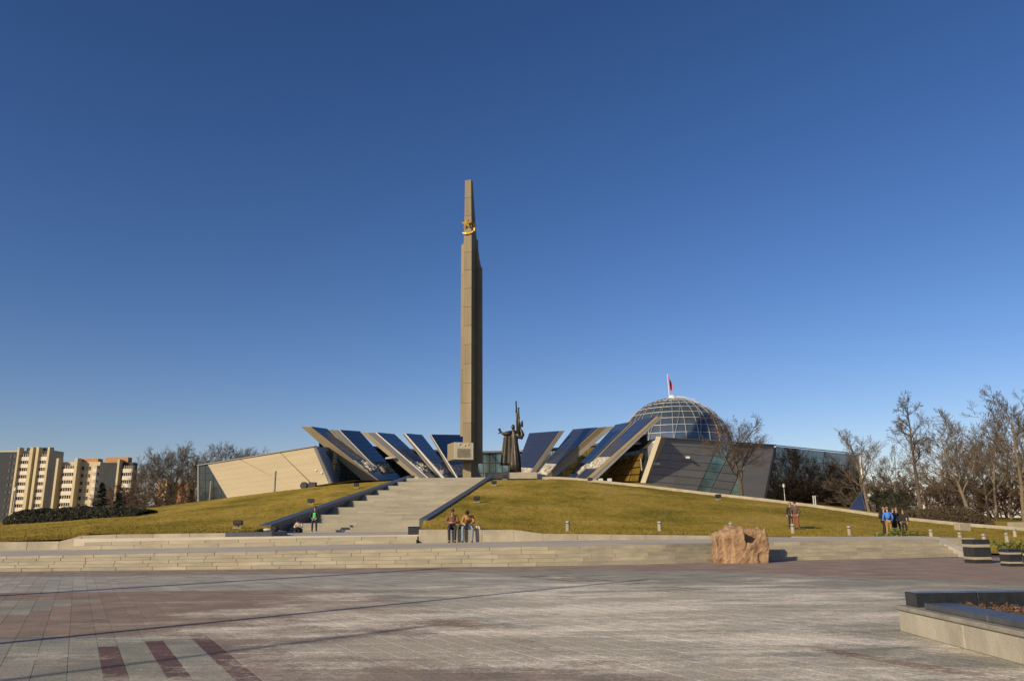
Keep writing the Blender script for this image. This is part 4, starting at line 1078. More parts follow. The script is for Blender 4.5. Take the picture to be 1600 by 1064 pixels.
# leaf masses
def leaves(n, fn, size, seed):
    r = random.Random(seed); m = MB()
    for _ in range(n):
        c = Vector(fn(r)); a = Vector((r.gauss(0, 1), r.gauss(0, 1), r.gauss(0, .7))).normalized(); b = a.orthogonal().normalized(); b.rotate(Matrix.Rotation(r.uniform(0, 6.28), 3, a)); s = size * r.uniform(.6, 1.4)
        m.add([c - a * s * .5, c + b * s * .25, c + a * s * .5, c - b * s * .25], [(0, 1, 2, 3)])
    return m
def hedge(label, px0, px1, d, ytop, m_, n, seed, dep=4.0):
    x0, x1 = X_(px0, d), X_(px1, d); zc = tz((x0 + x1) / 2, d); root = thing('hedge', label, 'hedge', ((x0 + x1) / 2, d, zc))
    def top(u): return 1.0 - .35 * abs(2 * u - 1) ** 3 + .10 * math.sin(u * 17) + .07 * math.sin(u * 41)
    def fn(r):
        u = r.random(); x = lerp(x0, x1, u); a = r.uniform(0, PI); rad = 1 - abs(r.gauss(0, .16)); v = math.cos(a) * rad; y = d + v * dep / 2
        hh = (at(lerp(px0, px1, u), ytop, d).z - tz(x, d)) * top(u); return (x, y, tz(x, y) + .02 + hh * math.sin(a) * max(rad, .1))
    leaves(n, fn, .17, seed).build('foliage', m_, root, fix=False)
    stm = MB(); r = random.Random(seed)
    for k in range(26):
        u = r.random(); x = lerp(x0, x1, u); hh = (at(lerp(px0, px1, u), ytop, d).z - tz(x, d)) * .7; z = tz(x, d)
        for q in range(3): stm.tube([(x, d, z - .1), (x + r.uniform(-.7, .7), d + r.uniform(-1, 1), z + hh)], [.05, .02], 4)
    # dense dark core of twigs
    core = MB(); K = 30
    for k in range(K + 1):
        u = k / K; x = lerp(x0 + .4, x1 - .4, u); hh = max(.15, (at(lerp(px0, px1, u), ytop, d).z - tz(x, d)) * top(u) * .78) * min(1, 6 * u + .25, 6 * (1 - u) + .25)
        for q in range(7):
            a = PI * q / 6; core.v.append((x, d + math.cos(a) * dep * .40, tz(x, d) - .1 + hh * math.sin(a)))
    for k in range(K):
        for q in range(6): a = k * 7 + q; core.f.append((a, a + 1, a + 8, a + 7)); core.m.append(0)
    core.build('inner_growth', m_, root)
    stm.build('stems', M['bark'], root)
hedge('long dark clipped hedge on the lawn in front of the apartment towers', 24, 224, 74, 793, M['hedge'], 24000, 1, 5)
hedge('rounded brown hedge beside the footpath below the park trees on the right', 1418, 1528, 80, 794, M['hedgebrown'], 15000, 2, 5)
hedge('short dark hedge behind the trunks right of the mirror wall', 1362, 1424, 112, 768, M['hedge'], 9000, 3, 4)
# conifer
def conifer(label, px, d, ytop, seed):
    X = X_(px, d); z = tz(X, d); H = at(px, ytop, d).z - z; root = thing('conifer', label, 'tree', (X, d, z)); r = random.Random(seed)
    MB().tube([(X, d, z - .3), (X, d, z + H * .97)], [.28, .03], 7).build('trunk', M['bark'], root)
    m = MB()
    for k in range(150):
        t = r.random() ** .8; zz = z + H * (.04 + .94 * t); L = (1 - t) * H * .32 * r.uniform(.7, 1.15) + .15; a = r.uniform(0, 6.28); dx, dy = math.cos(a), math.sin(a); prev = Vector((X, d, zz))
        m.tube([prev, prev + Vector((dx * L, dy * L, -L * .12))], [.04, .01], 3)
        for q in range(int(14 + L * 9)):
            u = r.random(); c = prev + Vector((dx * L * u, dy * L * u, -L * .25 * u + L * .14 * u * u)); s = .42 * r.uniform(.5, 1.1) * (1.1 - .5 * u)
            e = Vector((dx + r.gauss(0, .7), dy + r.gauss(0, .7), r.gauss(-.35, .25))).normalized(); f = e.orthogonal() * .16
            m.add([c, c + e * s * .5 + f * s, c + e * s, c + e * s * .5 - f * s], [(0, 1, 2, 3)])
    m.build('crown', M['conifer'], root, fix=False)
conifer('dark green conifer rising behind the long hedge on the left', 150, 120, 752, 1)
conifer('smaller dark conifer close behind the hedge right of the tall one', 178, 132, 768, 2)
conifer('dark conifer partly hidden at the left end of the beige wing', 292, 170, 764, 3)
# green evergreen bushes near the cheek wall
def bush(label, px, d, y, w_, h_, n, seed):
    X = X_(px, d); z = tz(X, d); root = thing('evergreen_bush', label, 'bush', (X, d, z), 0, 'small evergreen bushes'); r0 = random.Random(seed)
    cl = [(r0.gauss(0, w_ * .28), r0.gauss(0, w_ * .2), r0.uniform(.15, .75) * h_) for _ in range(16)]
    def fn(r):
        c = r.choice(cl); return (X + c[0] + r.gauss(0, w_ * .085), d + c[1] + r.gauss(0, w_ * .085), z + max(.02, c[2] + r.gauss(0, h_ * .12)))
    leaves(n, fn, .13, seed).build('foliage', M['bushgreen'], root, fix=False)
    sm = MB()
    for c in cl: sm.tube([(X, d, z - .05), (X + c[0], d + c[1], z + c[2])], [.025, .01], 4)
    sm.build('stems', M['bark'], root)
bush('green evergreen bush above the right end of the broad steps', 1391, 41.2, 840, 1.4, .66, 6500, 1)
bush('small sparse bush on the lawn behind the dark granite blocks', 1566, 39, 848, 1.0, .6, 700, 2)

# ================================================================ STREET FURNITURE
# boulder: fractured blocks fused into one rough surface
bb = MB()
def rock(x0, x1, y0, y1, z1l, z1r, sk=0, zb=-.05, back=0):
    bb.hexa([(x0 * .90, y0 + .06, zb), (x1 * .90, y0 + .06, zb), (x1 * .88, y1, zb), (x0 * .88, y1, zb), (x0 + .05 + sk, y0 + .07, z1l), (x1 - .04 + sk, y0 + .10, z1r), (x1 - .08 + sk, y1 - .1, z1r + back), (x0 + .1 + sk, y1 - .08, z1l + back)])
rock(-1.20, -.80, -.55, .45, 1.14, 1.26, .03)
rock(-.86, -.42, -.66, .5, 1.22, 1.30, .02)
rock(-.46, .10, -.72, .5, 1.36, 1.40, -.02)
rock(.06, .62, -.68, .4, .76, .80, .02)
bb.hexa([(.34, -.64, .4), (1.06, -.56, .4), (1.12, .0, .4), (.5, .0, .4), (.40, -.58, .80), (.98, -.48, 1.42), (1.05, -.22, 1.40), (.52, -.26, .84)])
rock(.55, 1.12, -.60, .55, .84, 1.0, .02)
rock(-.80, 1.06, .10, .72, 1.28, 1.30, .02, back=.10)
rock(-.55, .30, .20, .6, 1.48, 1.44, .0)
bme = bb.mesh('boulder'); bme.materials.append(M['boulder']); bo = link('boulder', bme); bo.location = (9.34, 32.95, 0)
md = bo.modifiers.new('fuse', 'REMESH'); md.mode = 'VOXEL'; md.voxel_size = .03
sm_ = bo.modifiers.new('weather', 'SMOOTH'); sm_.factor = .5; sm_.iterations = 12
for nm, sz, st_ in (('lumps', .55, .16), ('grit', .14, .035)):
    tx_ = bpy.data.textures.new(nm, 'CLOUDS'); tx_.noise_scale = sz; tx_.noise_depth = 3; dm = bo.modifiers.new(nm, 'DISPLACE'); dm.texture = tx_; dm.strength = st_; dm.mid_level = .5; dm.texture_coords = 'LOCAL'
tag(bo, 'large rough orange-brown boulder standing in front of the broad steps', 'boulder')
# striped granite blocks
def gblock(label, x, y, w_, h_, rz):
    root = thing('granite_planter', label, 'planter', (x, y, 0), rz, 'striped granite planters'); z = 0
    for i, (fr, mm) in enumerate(((.15, 'black'), (.12, 'wallstone'), (.40, 'black'), (.13, 'wallstone'), (.20, 'black'))):
        hh = h_ * fr; ins = .0 if mm == 'black' else -.012
        MB().box((0, 0, z + hh / 2), (w_ + ins * 2, w_ + ins * 2, hh - .004)).build('granite_course', M[mm], root, bevel=.006, world=False); z += hh
gblock('tallest striped black granite planter beside the cheek wall', 17.85, 30.75, .68, .88, R_(2))
gblock('low striped black granite planter right of the tallest one', 17.72, 28.5, .50, .60, R_(2))
gblock('striped black granite planter cut by the right edge of the photo', 17.72, 27.2, .50, .60, R_(2))
# big planter bed at right
PX, PY, PW, PL = 5.74, 12.15, 14.0, 6.6
pb = thing('planter_bed', 'concrete raised planter bed with dark granite rim at lower right', 'planter', (PX, PY, 0))
ph = .375
def pbw(x0, x1, y0, y1, z0, z1, name, m_, bev=.015): return MB().box(((x0 + x1) / 2, (y0 + y1) / 2, (z0 + z1) / 2), (x1 - x0, y1 - y0, z1 - z0)).build(name, m_, pb, bevel=bev)
yy = PY - PL
while yy < PY - .01:
    y1 = min(PY, yy + 2.45); pbw(PX, PX + .42, yy + .004, y1 - .004, 0, ph - .07, 'concrete_wall', M['concrete']); yy = y1
xx = PX + .424
while xx < PX + PW: pbw(xx, xx + 2.4, PY - .42, PY, 0, ph - .07, 'concrete_wall', M['concrete']); xx += 2.41
pbw(PX - .03, PX + .45, PY - PL, PY + .03, ph - .066, ph, 'ledge', M['coping'])
pbw(PX + .454, PX + PW, PY - .45, PY + .03, ph - .066, ph, 'ledge', M['coping'])
# granite rim: low along the side, taller kerb along the back
yy = PY - PL
while yy < PY - .62:
    y1 = min(PY - .6, yy + 1.5); pbw(PX + .10, PX + .52, yy + .003, y1 - .003, ph + .002, ph + .085, 'granite_rim', M['blackp'], .01); yy = y1
xx = PX + .10
while xx < PX + PW: pbw(xx + .002, xx + .9, PY - .38, PY - .06, ph + .002, ph + .20, 'granite_rim', M['black'], .01); xx += .905
sm = MB(); nx, ny = 80, 50; rs = random.Random(9)
for i in range(nx + 1):
    for k in range(ny + 1):
        sm.v.append((PX + .44 + (PW - .5) * (i / nx) ** 1.3, PY - .44 - (PL - .5) * k / ny, ph - .03 + rs.uniform(-.02, .035) + .05 * math.sin(k / ny * PI)))
for i in range(nx):
    for k in range(ny): a = i * (ny + 1) + k; sm.f.append((a, a + ny + 1, a + ny + 2, a + 1)); sm.m.append(0)
sm.build('soil', M['soil'], pb)
chp = leaves(5000, lambda r: (PX + .5 + r.random() ** 1.3 * 7, PY - .5 - r.random() * (PL - .7), ph + .015 + r.uniform(0, .06)), .07, 12)
tag(chp.build('bark_chips', M['soil'], pb, fix=False), kind='stuff')
# bollards
bl_ = thing('bollard', 'x', 'bollard', (0, 0, 0), 0, 'pale bollards along the lawn')
MB().lathe([(.14, -.1), (.14, .02), (.115, .05), (.115, .42)], 12).build('post', M['wallstone'], bl_, smooth=False, world=False)
MB().lathe([(.09, .42), (.09, .47)], 12).build('light_band', M['lampblack'], bl_, world=False)
MB().lathe([(.125, .47), (.125, .54), (.07, .58)], 12).build('cap', M['steel'], bl_, world=False)
BL = [(884, 826, 44, 'pale bollard on the lawn above the middle of the seat wall'), (1027, 824, 46, 'pale bollard on the lawn between the seat wall middle and the boulder'), (1138, 824, 46, 'pale bollard just behind the boulder'), (1234, 824, 46.5, 'pale bollard in front of the walking couple'), (1321.5, 824, 46.5, 'pale bollard between the couple and the group of friends'), (1395, 824, 46.5, 'pale bollard in front of the group of friends'), (1448, 827, 49, 'pale bollard right of the group of friends below the hedge'), (1492, 831, 49, 'pale bollard below the right end of the brown hedge'), (1529, 833, 48, 'pale bollard left of the pair at the right edge'), (1564.5, 832.5, 49, 'pale bollard second from the right edge'), (1578, 826, 55, 'pale bollard nearest the right edge')]
for i, (px, y, d, lab) in enumerate(BL):
    X = X_(px, d); o = bl_ if i == 0 else dup(bl_); o.location = (X, d, tz(X, d)); o['label'] = lab
# lawn floodlights: dark lamp on a pale slab
fl_ = thing('floodlight', 'dark lawn floodlight', 'floodlight', (0, 0, 0), 0, 'lawn floodlights')
MB().box((0, 0, .03), (.55, .45, .12)).build('concrete_base', M['coping'], fl_, world=False, bevel=.02)
MB().tube([(0, 0, .1), (0, 0, .26)], .05, 6).tube([(-.3, 0, .26), (.3, 0, .26)], .035, 6).build('bracket', M['lampblack'], fl_, world=False)
MB().hexa([(-.3, -.22, .26), (.3, -.22, .26), (.26, .2, .32), (-.26, .2, .32), (-.3, -.26, .56), (.3, -.26, .56), (.24, .2, .5), (-.24, .2, .5)]).build('housing', M['lampblack'], fl_, world=False, bevel=.03)
for i, (px, y, lab) in enumerate(((372, 826, 'dark floodlight at the lower edge of the left lawn'), (486, 789, 'dark floodlight above the person in the green vest'), (557, 763, 'dark floodlight near the top of the left lawn'), (745, 785.5, 'dark floodlight right of the stairs above the seated pair'), (772, 759.5, 'dark floodlight right of the stairs near the top'), (789, 746.5, 'dark floodlight at the foot of the statue pedestal'), (922, 754, 'dark floodlight at the top of the footpath'), (1122, 781, 'dark floodlight beside the footpath before the dark wing'))):
    c = None
    for d in np.arange(42, 97, .4):
        p = at(px, y, d)
        if p.z <= tz(p.x, p.y) : c = p; break
    if c is None: p = at(px, y, 95); c = p
    o = fl_ if i == 0 else dup(fl_); o.location = (c.x, c.y, tz(c.x, c.y)); o['label'] = lab
# lamp posts
def lamp(label, x, y, h, z, r=.07, arm=True, group='street lamps', base_r=.14, hr=.16):
    root = thing('street_lamp', label, 'street lamp', (x, y, z), 0, group)
    MB().lathe([(base_r, -.2), (base_r, .9), (r, 1.0), (r * .7, h)], 10).build('pole', M['steel'], root, world=False)
    if arm:
        MB().tube([(0, 0, h - .1), (.5, 0, h + .15), (1.1, 0, h + .2)], .04, 6).build('arm', M['steel'], root, world=False)
        hd_ = MB().hexa([(1.0, -.12, h + .15), (1.7, -.12, h + .2), (1.7, .12, h + .2), (1.0, .12, h + .15), (1.05, -.1, h + .28), (1.65, -.1, h + .3), (1.65, .1, h + .3), (1.05, .1, h + .28)]).build('lamp_head', M['lampblack'], root, world=False)
    else:
        MB().lathe([(r * .9, h), (hr, h + .08), (hr, h + .4), (.05, h + .5)], 10).build('lamp_head', M['steel'], root, world=False)
lx = X_(14, 84); lamp('tall thin street lamp at far left before the apartment tower', lx, 84, at(16, 768, 84).z - tz(lx, 84), tz(lx, 84), .05, False, base_r=.1)
for px, d, yt, lab in ((322, 112, 753, 'plain grey post before the glazed end of the beige wing'), (423, 104, 737, 'plain grey post before the middle of the beige wing')):
    X = X_(px, d); z = tz(X, d); h = at(px, yt, d).z - z; r = thing('light_post', lab, 'post', (X, d, z), 0, 'grey posts before the beige wing')
    MB().lathe([(.13, -.5), (.13, h), (.10, h + .02)], 10).build('post', M['coping'], r, world=False); MB().lathe([(.14, h + .02), (.14, h + .09), (.06, h + .12)], 10).build('cap', M['steel'], r, world=False)
X = X_(1226, 92); z = tz(X, 92); lamp('thin dark pole in front of the mirror wall', X, 92, at(1226, 762, 92).z - z, z, .035, False, base_r=.05)
# posts left of and behind the camera, whose shadows cross the square
def shadow_base(tx_, ty_, h): L = h / math.tan(SUN_EL); return tx_ - L * math.sin(SUN_AZ), ty_ - L * math.cos(SUN_AZ)
for tx_, ty_, h, r, lab in ((3.2, 23.0, 9.0, .11, 'street lamp outside the left of the view casting the long thin shadow'), (-3.6, 30.0, 15.0, .24, 'tall mast outside the left of the view casting the broad soft shadow'), (-2.2, 12.6, 10.5, .075, 'street lamp behind the viewer casting the faint near shadow')):
    x, y = shadow_base(tx_, ty_, h); lamp(lab, x, y, h, 0, r, False, 'lamp posts outside the view', base_r=r * 1.5, hr=r * 1.1)
# white banner poles, glass pyramid, sign block, benches
for px, lab in ((1270.5, 'left of two short white poles before the mirror wall'), (1273.5, 'right of two short white poles before the mirror wall')):
    X = X_(px, 104); z = tz(X, 104); h = at(px, 775, 104).z - z; r = thing('white_pole', lab, 'pole', (X, 104, z), 0, 'white poles'); MB().box((0, 0, h / 2 - .1), (.13, .13, h + .2)).build('shaft', M['white'], r, world=False, bevel=.02); MB().box((0, 0, h + .03), (.17, .17, .05)).build('cap', M['white'], r, world=False)
py = thing('glass_pyramid', 'small blue glass pyramid skylight at the right end of the museum', 'skylight', (X_(1340, 116), 116, tz(X_(1340, 116), 116)))
ap = at(1345, 768.5, 117); q = [at(1325, 797, 113), at(1353, 798, 113), at(1366, 797, 122), at(1336, 796, 122)]
zl = tz(X_(1340, 116), 116) - .1; q = [Vector((v.x, v.y, zl)) for v in q]
for i in range(4):
    a, b = q[i], q[(i + 1) % 4]; MB().add([a, b, ap, a.lerp(ap, .02) + Vector((0, .05, 0))], [(0, 1, 2)]).build('glass_pane', M['pyr'], py, fix=False)
    MB().tube([a, ap], .05, 5).build('bar', M['darkmetal'], py)
X = X_(1498, 62); tag(MB().box((X, 62, tz(X, 62) + .2), (1.0, .6, .7), .2).build('stone_bench', M['wallstone'], bevel=.03), 'pale stone block bench below the brown hedge on the right', 'bench')
X = X_(1590, 72); tag(MB().box((X, 72, tz(X, 72) + .22), (2.2, .7, .7), .1).build('stone_bench', M['wallstone'], bevel=.03), 'long pale stone bench at the right edge beyond the footpath', 'bench')
for px, d, lab in ((646, 102, 'small white box lamp at the top left of the stairs'), (895, 108, 'white box lamp at the foot of the right slabs nearest the statue'), (911, 108, 'white box lamp second among those at the right slabs'), (938, 107, 'white box lamp third among those at the right slabs'), (952, 107, 'white box lamp nearest the gold-toned glass')):
    X = X_(px, d); z = max(tz(X, d), 7.2 if d > 100 and X < 8 else 0); r = thing('box_lamp', lab, 'lamp', (X, d, z), 0, 'white box lamps'); MB().box((0, 0, .28), (.6, .4, .62)).build('housing', M['white'], r, world=False, bevel=.04); MB().box((0, -.21, .3), (.42, .02, .36)).build('lens', M['lens'], r, world=False)
# dark bicycle rack like frame near beige wing
X = X_(476, 103); z = tz(X, 103); r = thing('air_unit', 'small dark equipment unit on the grass at the foot of the beige wing', 'equipment', (X, 103, z))
MB().box((.55, 0, .42), (1.0, .7, .95)).build('cabinet', M['lampblack'], r, world=False, bevel=.03); MB().lathe([(.4, -.35), (.48, -.3), (.48, .3), (.4, .35)], 14, (0, 0, 0)).build('reel', M['lampblack'], r, world=False).matrix_local = Matrix.Translation((-.55, 0, .48)) @ Matrix.Rotation(PI / 2, 4, 'X')

# ================================================================ PEOPLE
def skinmesh(name, verts, edges, m_, parent, root=0, sub=2):
    me = bpy.data.meshes.new(name); me.from_pydata([v[:3] for v in verts], edges, []); me.materials.append(m_)
    o = link(name, me, parent); md = o.modifiers.new('skin', 'SKIN'); md.use_smooth_shade = True
    if not me.skin_vertices: me.attributes.new
    for i, v in enumerate(verts):
        s = me.skin_vertices[0].data[i]; r = v[3]; s.radius = r if hasattr(r, '__len__') else (r, r); s.use_root = (i == root)
    sb = o.modifiers.new('sub', 'SUBSURF'); sb.levels = sub; sb.render_levels = sub
    return o
def ensure_skin(name, verts, edges, m_, parent, root=0, sub=2):
    # the Skin modifier needs its vertex layer: make it with bmesh
    me = bpy.data.meshes.new(name); bm = bmesh.new(); lay = bm.verts.layers.skin.verify(); vs = []
    for i, v in enumerate(verts):
        b = bm.verts.new(v[:3]); r = v[3]; b[lay].radius = r if hasattr(r, '__len__') else (r, r); b[lay].use_root = (i == root); vs.append(b)
    for a, c in edges: bm.edges.new((vs[a], vs[c]))
    bm.to_mesh(me); bm.free(); me.materials.append(m_)
    o = link(name, me, parent); md = o.modifiers.new('skin', 'SKIN'); md.use_smooth_shade = True
    sb = o.modifiers.new('sub', 'SUBSURF'); sb.levels = sub; sb.render_levels = sub
    return o
def person(label, loc, rz, pose, top, legs, hair, shoe, scale=1.0, group=None, hat=None, long_hair=False, coat=0.0, backpack=None, vest=None):
    """pose: joint dict in metres, x right, -y forward (towards what the figure faces), z up"""
    root = thing('person', label, 'person', loc, rz, group); root.scale = (scale,) * 3
    J = pose; P = J['pel']; C = J['chest']; Nk = J['neck']; Hd = J['head']
    V3 = Vector
    P, C, Nk, Hd = map(V3, (P, C, Nk, Hd)); mid = P.lerp(C, .5)
    up = (Hd - Nk).normalized()
    v = [(*P, (.12, .10)), (*mid, (.10, .085)), (*C, (.10, .08)), (*Nk, .05), (*(Nk + up * .07), .052), (*(Nk + up * .15 + Vector(J.get('face', (0, -1, 0))) * .015), (.070, .082)), (*(Nk + up * .235), (.072, .085)), (*(Nk + up * .29), .045)]
    e = [(0, 1), (1, 2), (2, 3), (3, 4), (4, 5), (5, 6), (6, 7)]
    jv = [(*(P - V3((0, 0, .02))), (.15 + coat, .125 + coat)), (*mid, (.14, .115)), (*C, (.165, .125)), (*(C.lerp(Nk, .8)), (.095, .085))]; je = [(0, 1), (1, 2), (2, 3)]
    lv_ = [(*P, (.145, .12))]; le = []
    for s, S_ in ((-1, 'l'), (1, 'r')):
        sh, el, wr = V3(J['sh' + S_]), V3(J['el' + S_]), V3(J['wr' + S_]); hp_, kn, an, to = V3(J['hip' + S_]), V3(J['kn' + S_]), V3(J['an' + S_]), V3(J['to' + S_])
        b = len(v); hnd = wr + (wr - el).normalized() * .09
        v += [(*sh, .06), (*el, .042), (*wr, .03), (*hnd, (.040, .022))]; e += [(2, b), (b, b + 1), (b + 1, b + 2), (b + 2, b + 3)]
        hd_ = (wr - el).normalized(); sd2 = hd_.orthogonal().normalized()
        for k in range(4):
            o_ = sd2 * (-.027 + .018 * k); n0 = len(v); L = (.06, .075, .07, .055)[k]; cr = V3(J.get('face', (0, -1, 0))) * .02
            v += [(*(hnd + o_ + hd_ * .03), .009), (*(hnd + o_ + hd_ * (.03 + L * .6) + cr * .4), .0085), (*(hnd + o_ + hd_ * (.03 + L) + cr), .007)]; e += [(b + 3, n0), (n0, n0 + 1), (n0 + 1, n0 + 2)]
        n0 = len(v); v += [(*(wr + hd_ * .045 + sd2 * .045), .010), (*(wr + hd_ * .085 + sd2 * .06), .008)]; e += [(b + 2, n0), (n0, n0 + 1)]
        b = len(v); v += [(*hp_, .075), (*kn, .055), (*an, .04), (*(an.lerp(to, .6) - V3((0, 0, .02))), .035)]; e += [(0, b), (b, b + 1), (b + 1, b + 2), (b + 2, b + 3)]
        b = len(jv); jv += [(*sh, .085), (*el, .062), (*(wr), .052)]; je += [(2, b), (b, b + 1), (b + 1, b + 2)]
        b = len(lv_); lv_ += [(*hp_, .095), (*kn, .072), (*(an + V3((0, 0, -.015))), .062)]; le += [(0, b), (b, b + 1), (b + 1, b + 2)]
        ensure_skin('shoe', [(*(an + V3((0, .03, -.035))), (.05, .05)), (*an.lerp(to, .5) - V3((0, 0, .035)), (.05, .042)), (*(to - V3((0, 0, .02))), (.045, .03))] if False else [(an.x, an.y + .03, an.z - .03, .05), (*(an.lerp(to, .5) - V3((0, 0, .03))), .046), (to.x, to.y, to.z, .036)], [(0, 1), (1, 2)], shoe, root, 0, 1)
    ensure_skin('body', v, e, M['skin'], root, 0, 2)
    ensure_skin('jacket', jv, je, top, root, 0, 2)
    if vest:
        f_ = V3(J.get('face', (0, -1, 0)))
        ensure_skin('vest', [(*(P + V3((0, 0, -.02))), (.158, .135)), (*mid, (.150, .128)), (*C, (.172, .138)), (*C.lerp(Nk, .4), (.12, .10))], [(0, 1), (1, 2), (2, 3)], vest, root, 0, 2)
    ensure_skin('trousers', lv_, le, legs, root, 0, 2)
    f = V3(J.get('face', (0, -1, 0))).normalized(); hc = Nk + up * .205
    hm_ = MB(); c = hc - f * .022 + up * .03
    hm_.ell((0, 0, 0), (.098, .108, .105), 14, 8, .04)
    if long_hair: hm_.ell((0, .05, -.12), (.085, .06, .16), 12, 8, .05)
    ho_ = hm_.build('hair' if not hat else 'hat', hat or hair, root, smooth=True, world=False)
    ho_.matrix_local = Matrix.Translation(c) @ f.to_track_quat('-Y', 'Z').to_matrix().to_4x4()
    fc = MB(); side = f.cross(up).normalized(); base = hc + f * .078
    fc.tube([base + up * .015, base + f * .025 - up * .022, base - up * .03], [.008, .014, .008], 6)
    fc.ell(hc + side * .074 - up * .005, (.014, .018, .028), 6, 5); fc.ell(hc - side * .074 - up * .005, (.014, .018, .028), 6, 5)
    fc.build('nose_and_ears', M['skin'], root, smooth=True, world=False)
    ey = MB()
    for s in (-1, 1): ey.ell(base + side * .03 * s + up * .012 - f * .004, (.010, .008, .007), 6, 5)
    ey.tube([base - side * .022 - up * .055 - f * .006, base + side * .022 - up * .055 - f * .006], .006, 5)
    ey.build('eyes_and_mouth', M['lampblack'], root, world=False)
    if backpack:
        bk = -f; cb = P.lerp(C, .78) + bk * .20
        bp_ = MB(); bp_.ell((0, 0, 0), (.16, .11, .24), 12, 8, .03); b_ = bp_.build('backpack', backpack, root, smooth=True, world=False); b_.matrix_local = Matrix.Translation(cb) @ f.to_track_quat('-Y', 'Z').to_matrix().to_4x4()
    return root
def stand(step=.0, arm=0., lean=0., face=(0, -1, 0), elbow=.0, wide=.1):
    return dict(pel=(0, 0, .95), chest=(0, -.02 - lean, 1.33), neck=(0, -.02 - lean * 1.2, 1.50), head=(0, -.04 - lean * 1.4, 1.68), face=face,
        shl=(-.19, -.01 - lean, 1.42), ell=(-.25 - elbow, .02 - arm * .4, 1.14), wrl=(-.23 + elbow * .7, -.06 - arm, .92 + arm * .5), shr=(.19, -.01 - lean, 1.42), elr=(.25 + elbow, .02 - arm * .4, 1.14), wrr=(.23 - elbow * .7, -.06 - arm, .92 + arm * .5),
        hipl=(-wide, 0, .88), knl=(-wide - .01, -.03 - step, .50), anl=(-wide - .02, .02 - step * 1.5, .085), tol=(-wide - .04, -.13 - step * 1.5, .04), hipr=(wide, 0, .88), knr=(wide + .01, -.03 + step * .4, .50), anr=(wide + .02, .04 + step * 1.6, .085), tor=(wide + .04, -.11 + step * 1.6, .04))
def sit(seat, lean=.12, hands=(.0, .0), face=(0, -1, 0), spread=.12, foot=0., bow=0., el_out=.06):
    z = seat + .09
    return dict(pel=(0, 0, z), chest=(0, -lean, z + .36), neck=(0, -lean * 1.5 - bow * .5, z + .52 - bow * .1), head=(0, -lean * 1.7 - bow * 1.6, z + .70 - bow * .6), face=face,
        shl=(-.19, -lean, z + .46), ell=(-.24 - el_out, -lean - .10, z + .20), wrl=(-.12 - hands[0], -lean - .30, z + .14 + hands[1]), shr=(.19, -lean, z + .46), elr=(.24 + el_out, -lean - .10, z + .20), wrr=(.12 + hands[0], -lean - .30, z + .14 + hands[1]),
        hipl=(-.1, -.04, z - .02), knl=(-spread - .02, -.44, z + .0), anl=(-spread, -.46 + foot, .085), tol=(-spread - .03, -.62 + foot, .04), hipr=(.1, -.04, z - .02), knr=(spread + .02, -.44, z + .0), anr=(spread, -.46 - foot, .085), tor=(spread + .03, -.62 - foot, .04))
K = dict(brown=cloth('brown_jacket', (.17, .08, .04)), camel=cloth('camel_jacket', (.31, .165, .05)), maroon=cloth('maroon_shirt', (.06, .015, .015)), black=cloth('black_cloth', (.014, .014, .017)), navy=cloth('navy_cloth', (.02, .022, .04)), jeans=cloth('blue_jeans', (.16, .22, .30)), green=cloth('green_vest', (.05, .55, .10)), dbrown=cloth('dark_brown_jacket', (.085, .055, .035)), rust=cloth('rust_trousers', (.22, .065, .035)), blue=cloth('blue_jacket', (.05, .17, .55)), khaki=cloth('khaki_trousers', (.30, .17, .06)), beige=cloth('pale_jacket', (.42, .36, .29)), grey=cloth('grey_cloth', (.10, .10, .11)), hairb=cloth('brown_hair', (.07, .03, .018)), hairk=cloth('black_hair', (.012, .01, .010)), hairf=cloth('fair_hair', (.22, .14, .07)), white=cloth('white_shoe', (.65, .63, .6)), pink=cloth('plaid_shirt', (.24, .085, .06)))
WZ = lambda x: interp([(X_(652, 38.4), zpx(652, 38.4, 827)), (X_(800, 38.4), zpx(800, 38.4, 827.5))], x)
def seated(px, label, **k):
    x = X_(px, 38.3); zf = landz(x, 37.95); return x, zf
x1, zf1 = seated(703, ''); h1 = WZ(x1) - zf1
person('person in a brown jacket with dark trousers sitting on the seat wall at left', (x1, 38.62, zf1), R_(4), sit(h1, .14, (-.02, .05), (.25, -1, -.25), .13, 0, .06), K['brown'], K['navy'], K['hairb'], K['black'], 1.06, 'pair sitting on the seat wall', backpack=None, vest=K['pink'])
x2, zf2 = seated(729, ''); h2 = WZ(x2) - zf2
person('person in a camel jacket and jeans with bowed black-haired head on the seat wall', (x2, 38.62, zf2), R_(-4), sit(h2, .22, (.05, .0), (-.1, -1, -.9), .21, .04, .14, .05), K['camel'], K['jeans'], K['hairk'], K['black'], 1.06, 'pair sitting on the seat wall', vest=K['maroon'])
bk = thing('camera_bag', 'dark shoulder bag lying on the seat wall between the seated pair', 'bag', ((x1 + x2) / 2 + .05, 38.72, WZ(x1) + .002))
MB().box((0, 0, .11), (.30, .2, .22), .2).build('bag_body', K['black'], bk, bevel=.04, world=False); MB().tube([(-.13, 0, .2), (-.08, 0, .34), (.08, 0, .34), (.13, 0, .2)], .012, 5).build('strap', K['grey'], bk, world=False)
for px, lab in ((742, 'left of two pale paper cups on the seat wall beside the pair'), (746, 'right of two pale paper cups on the seat wall beside the pair')):
    x = X_(px, 38.5); c = thing('paper_cup', lab, 'cup', (x, 38.62, WZ(x) + .001), 0, 'paper cups'); MB().lathe([(.035, 0), (.05, .15)], 10).build('cup', M['white'], c, world=False); MB().lathe([(.053, .15), (.053, .17), (.04, .18)], 10).build('lid', M['white'], c, world=False)
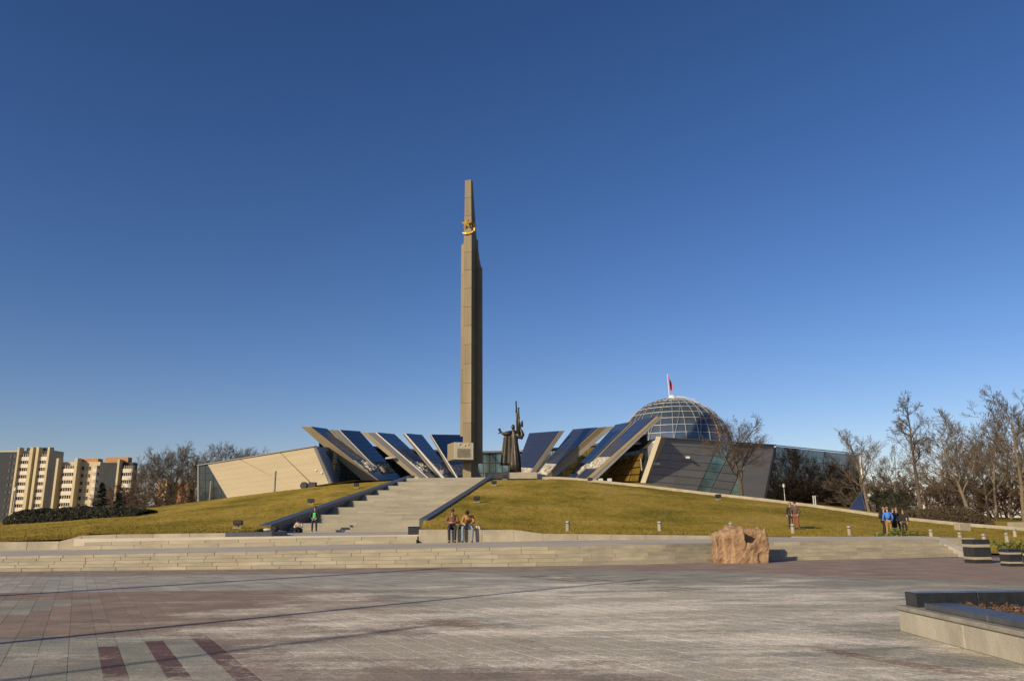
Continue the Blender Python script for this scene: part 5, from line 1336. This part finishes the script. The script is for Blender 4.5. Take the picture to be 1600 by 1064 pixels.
# at the foot of the stairs
gx, gy = X_(488.5, 55.5), 55.5
person('person in a bright green vest standing at the foot of the stairs', (gx, gy, 1.222), R_(0), stand(0, .08, 0, (-.2, -1, -.1), .10, .13), K['black'], K['navy'], K['hairb'], K['white'], 1.0, None, vest=K['green'])
cx, cy = X_(466, 54.2), 54.2
person('person in a pale brown jacket crouched on the ground beside the left parapet', (cx, cy, 1.20), R_(-10), sit(.12, .16, (-.06, .10), (.3, -1, -.2), .10, -.1, .1), K['beige'], K['black'], K['hairk'], K['black'], .98, None, vest=K['maroon'])
r = thing('backpack', 'pale jacket and backpack heaped on the low end of the left parapet', 'bag', (X_(421, 39.5), 39.4, 1.40)); 
MB().ell((-.12, 0, .10), (.24, .16, .075), 12, 8, .22).build('jacket', K['beige'], r, smooth=True, world=False); MB().ell((.24, .05, .12), (.16, .14, .15), 12, 8, .06).build('bag_body', K['black'], r, smooth=True, world=False)
# couple walking on the lawn
def onlawn(px, d): x = X_(px, d); return (x, d, tz(x, d) - .01)
person('person in a dark brown jacket and rust trousers walking on the lawn', onlawn(1240.5, 53), R_(-35), stand(.10, .10, .03, (-.4, -1, -.2), .03), K['dbrown'], K['rust'], K['hairk'], K['black'], 1.02, 'couple on the lawn', coat=.03)
person('person in a black coat walking half hidden beside the rust trousers', onlawn(1233, 53.5), R_(-30), stand(.08, .05, .02, (.2, -1, 0), .0), K['black'], K['black'], K['hairf'], K['black'], .97, 'couple on the lawn', coat=.03)
# group of friends
person('person in a blue jacket with a backpack and khaki trousers seen from behind', onlawn(1384, 50), R_(155), stand(.03, .06, .06, (0, -1, -.2), .03), K['blue'], K['khaki'], K['hairf'], K['black'], .99, 'group of friends on the lawn', backpack=K['blue'], coat=.02)
person('person in dark clothes with a bag left of the blue jacket', onlawn(1376, 50.6), R_(60), stand(.03, .12, .05, (0, -1, -.2), .04), K['black'], K['black'], K['hairf'], K['black'], .97, 'group of friends on the lawn', backpack=K['black'])
person('bareheaded person in a dark coat between the blue jacket and the right pair', onlawn(1391.5, 51), R_(20), stand(.02, .05, .02, (-.3, -1, -.1), .02), K['navy'], K['black'], K['hairb'], K['black'], .97, 'group of friends on the lawn', coat=.04)
person('fair-haired person in black in the middle of the group of friends', onlawn(1398, 51.8), R_(-30), stand(.02, .04, .02, (-.3, -1, 0), .02), K['black'], K['navy'], K['hairf'], K['black'], .96, 'group of friends on the lawn', long_hair=True)
person('person in black at the right end of the group of friends', onlawn(1408, 50.3), R_(-25), stand(.04, .06, .02, (-.5, -1, -.1), .03), K['black'], K['black'], K['hairb'], K['black'], .95, 'group of friends on the lawn', coat=.02)
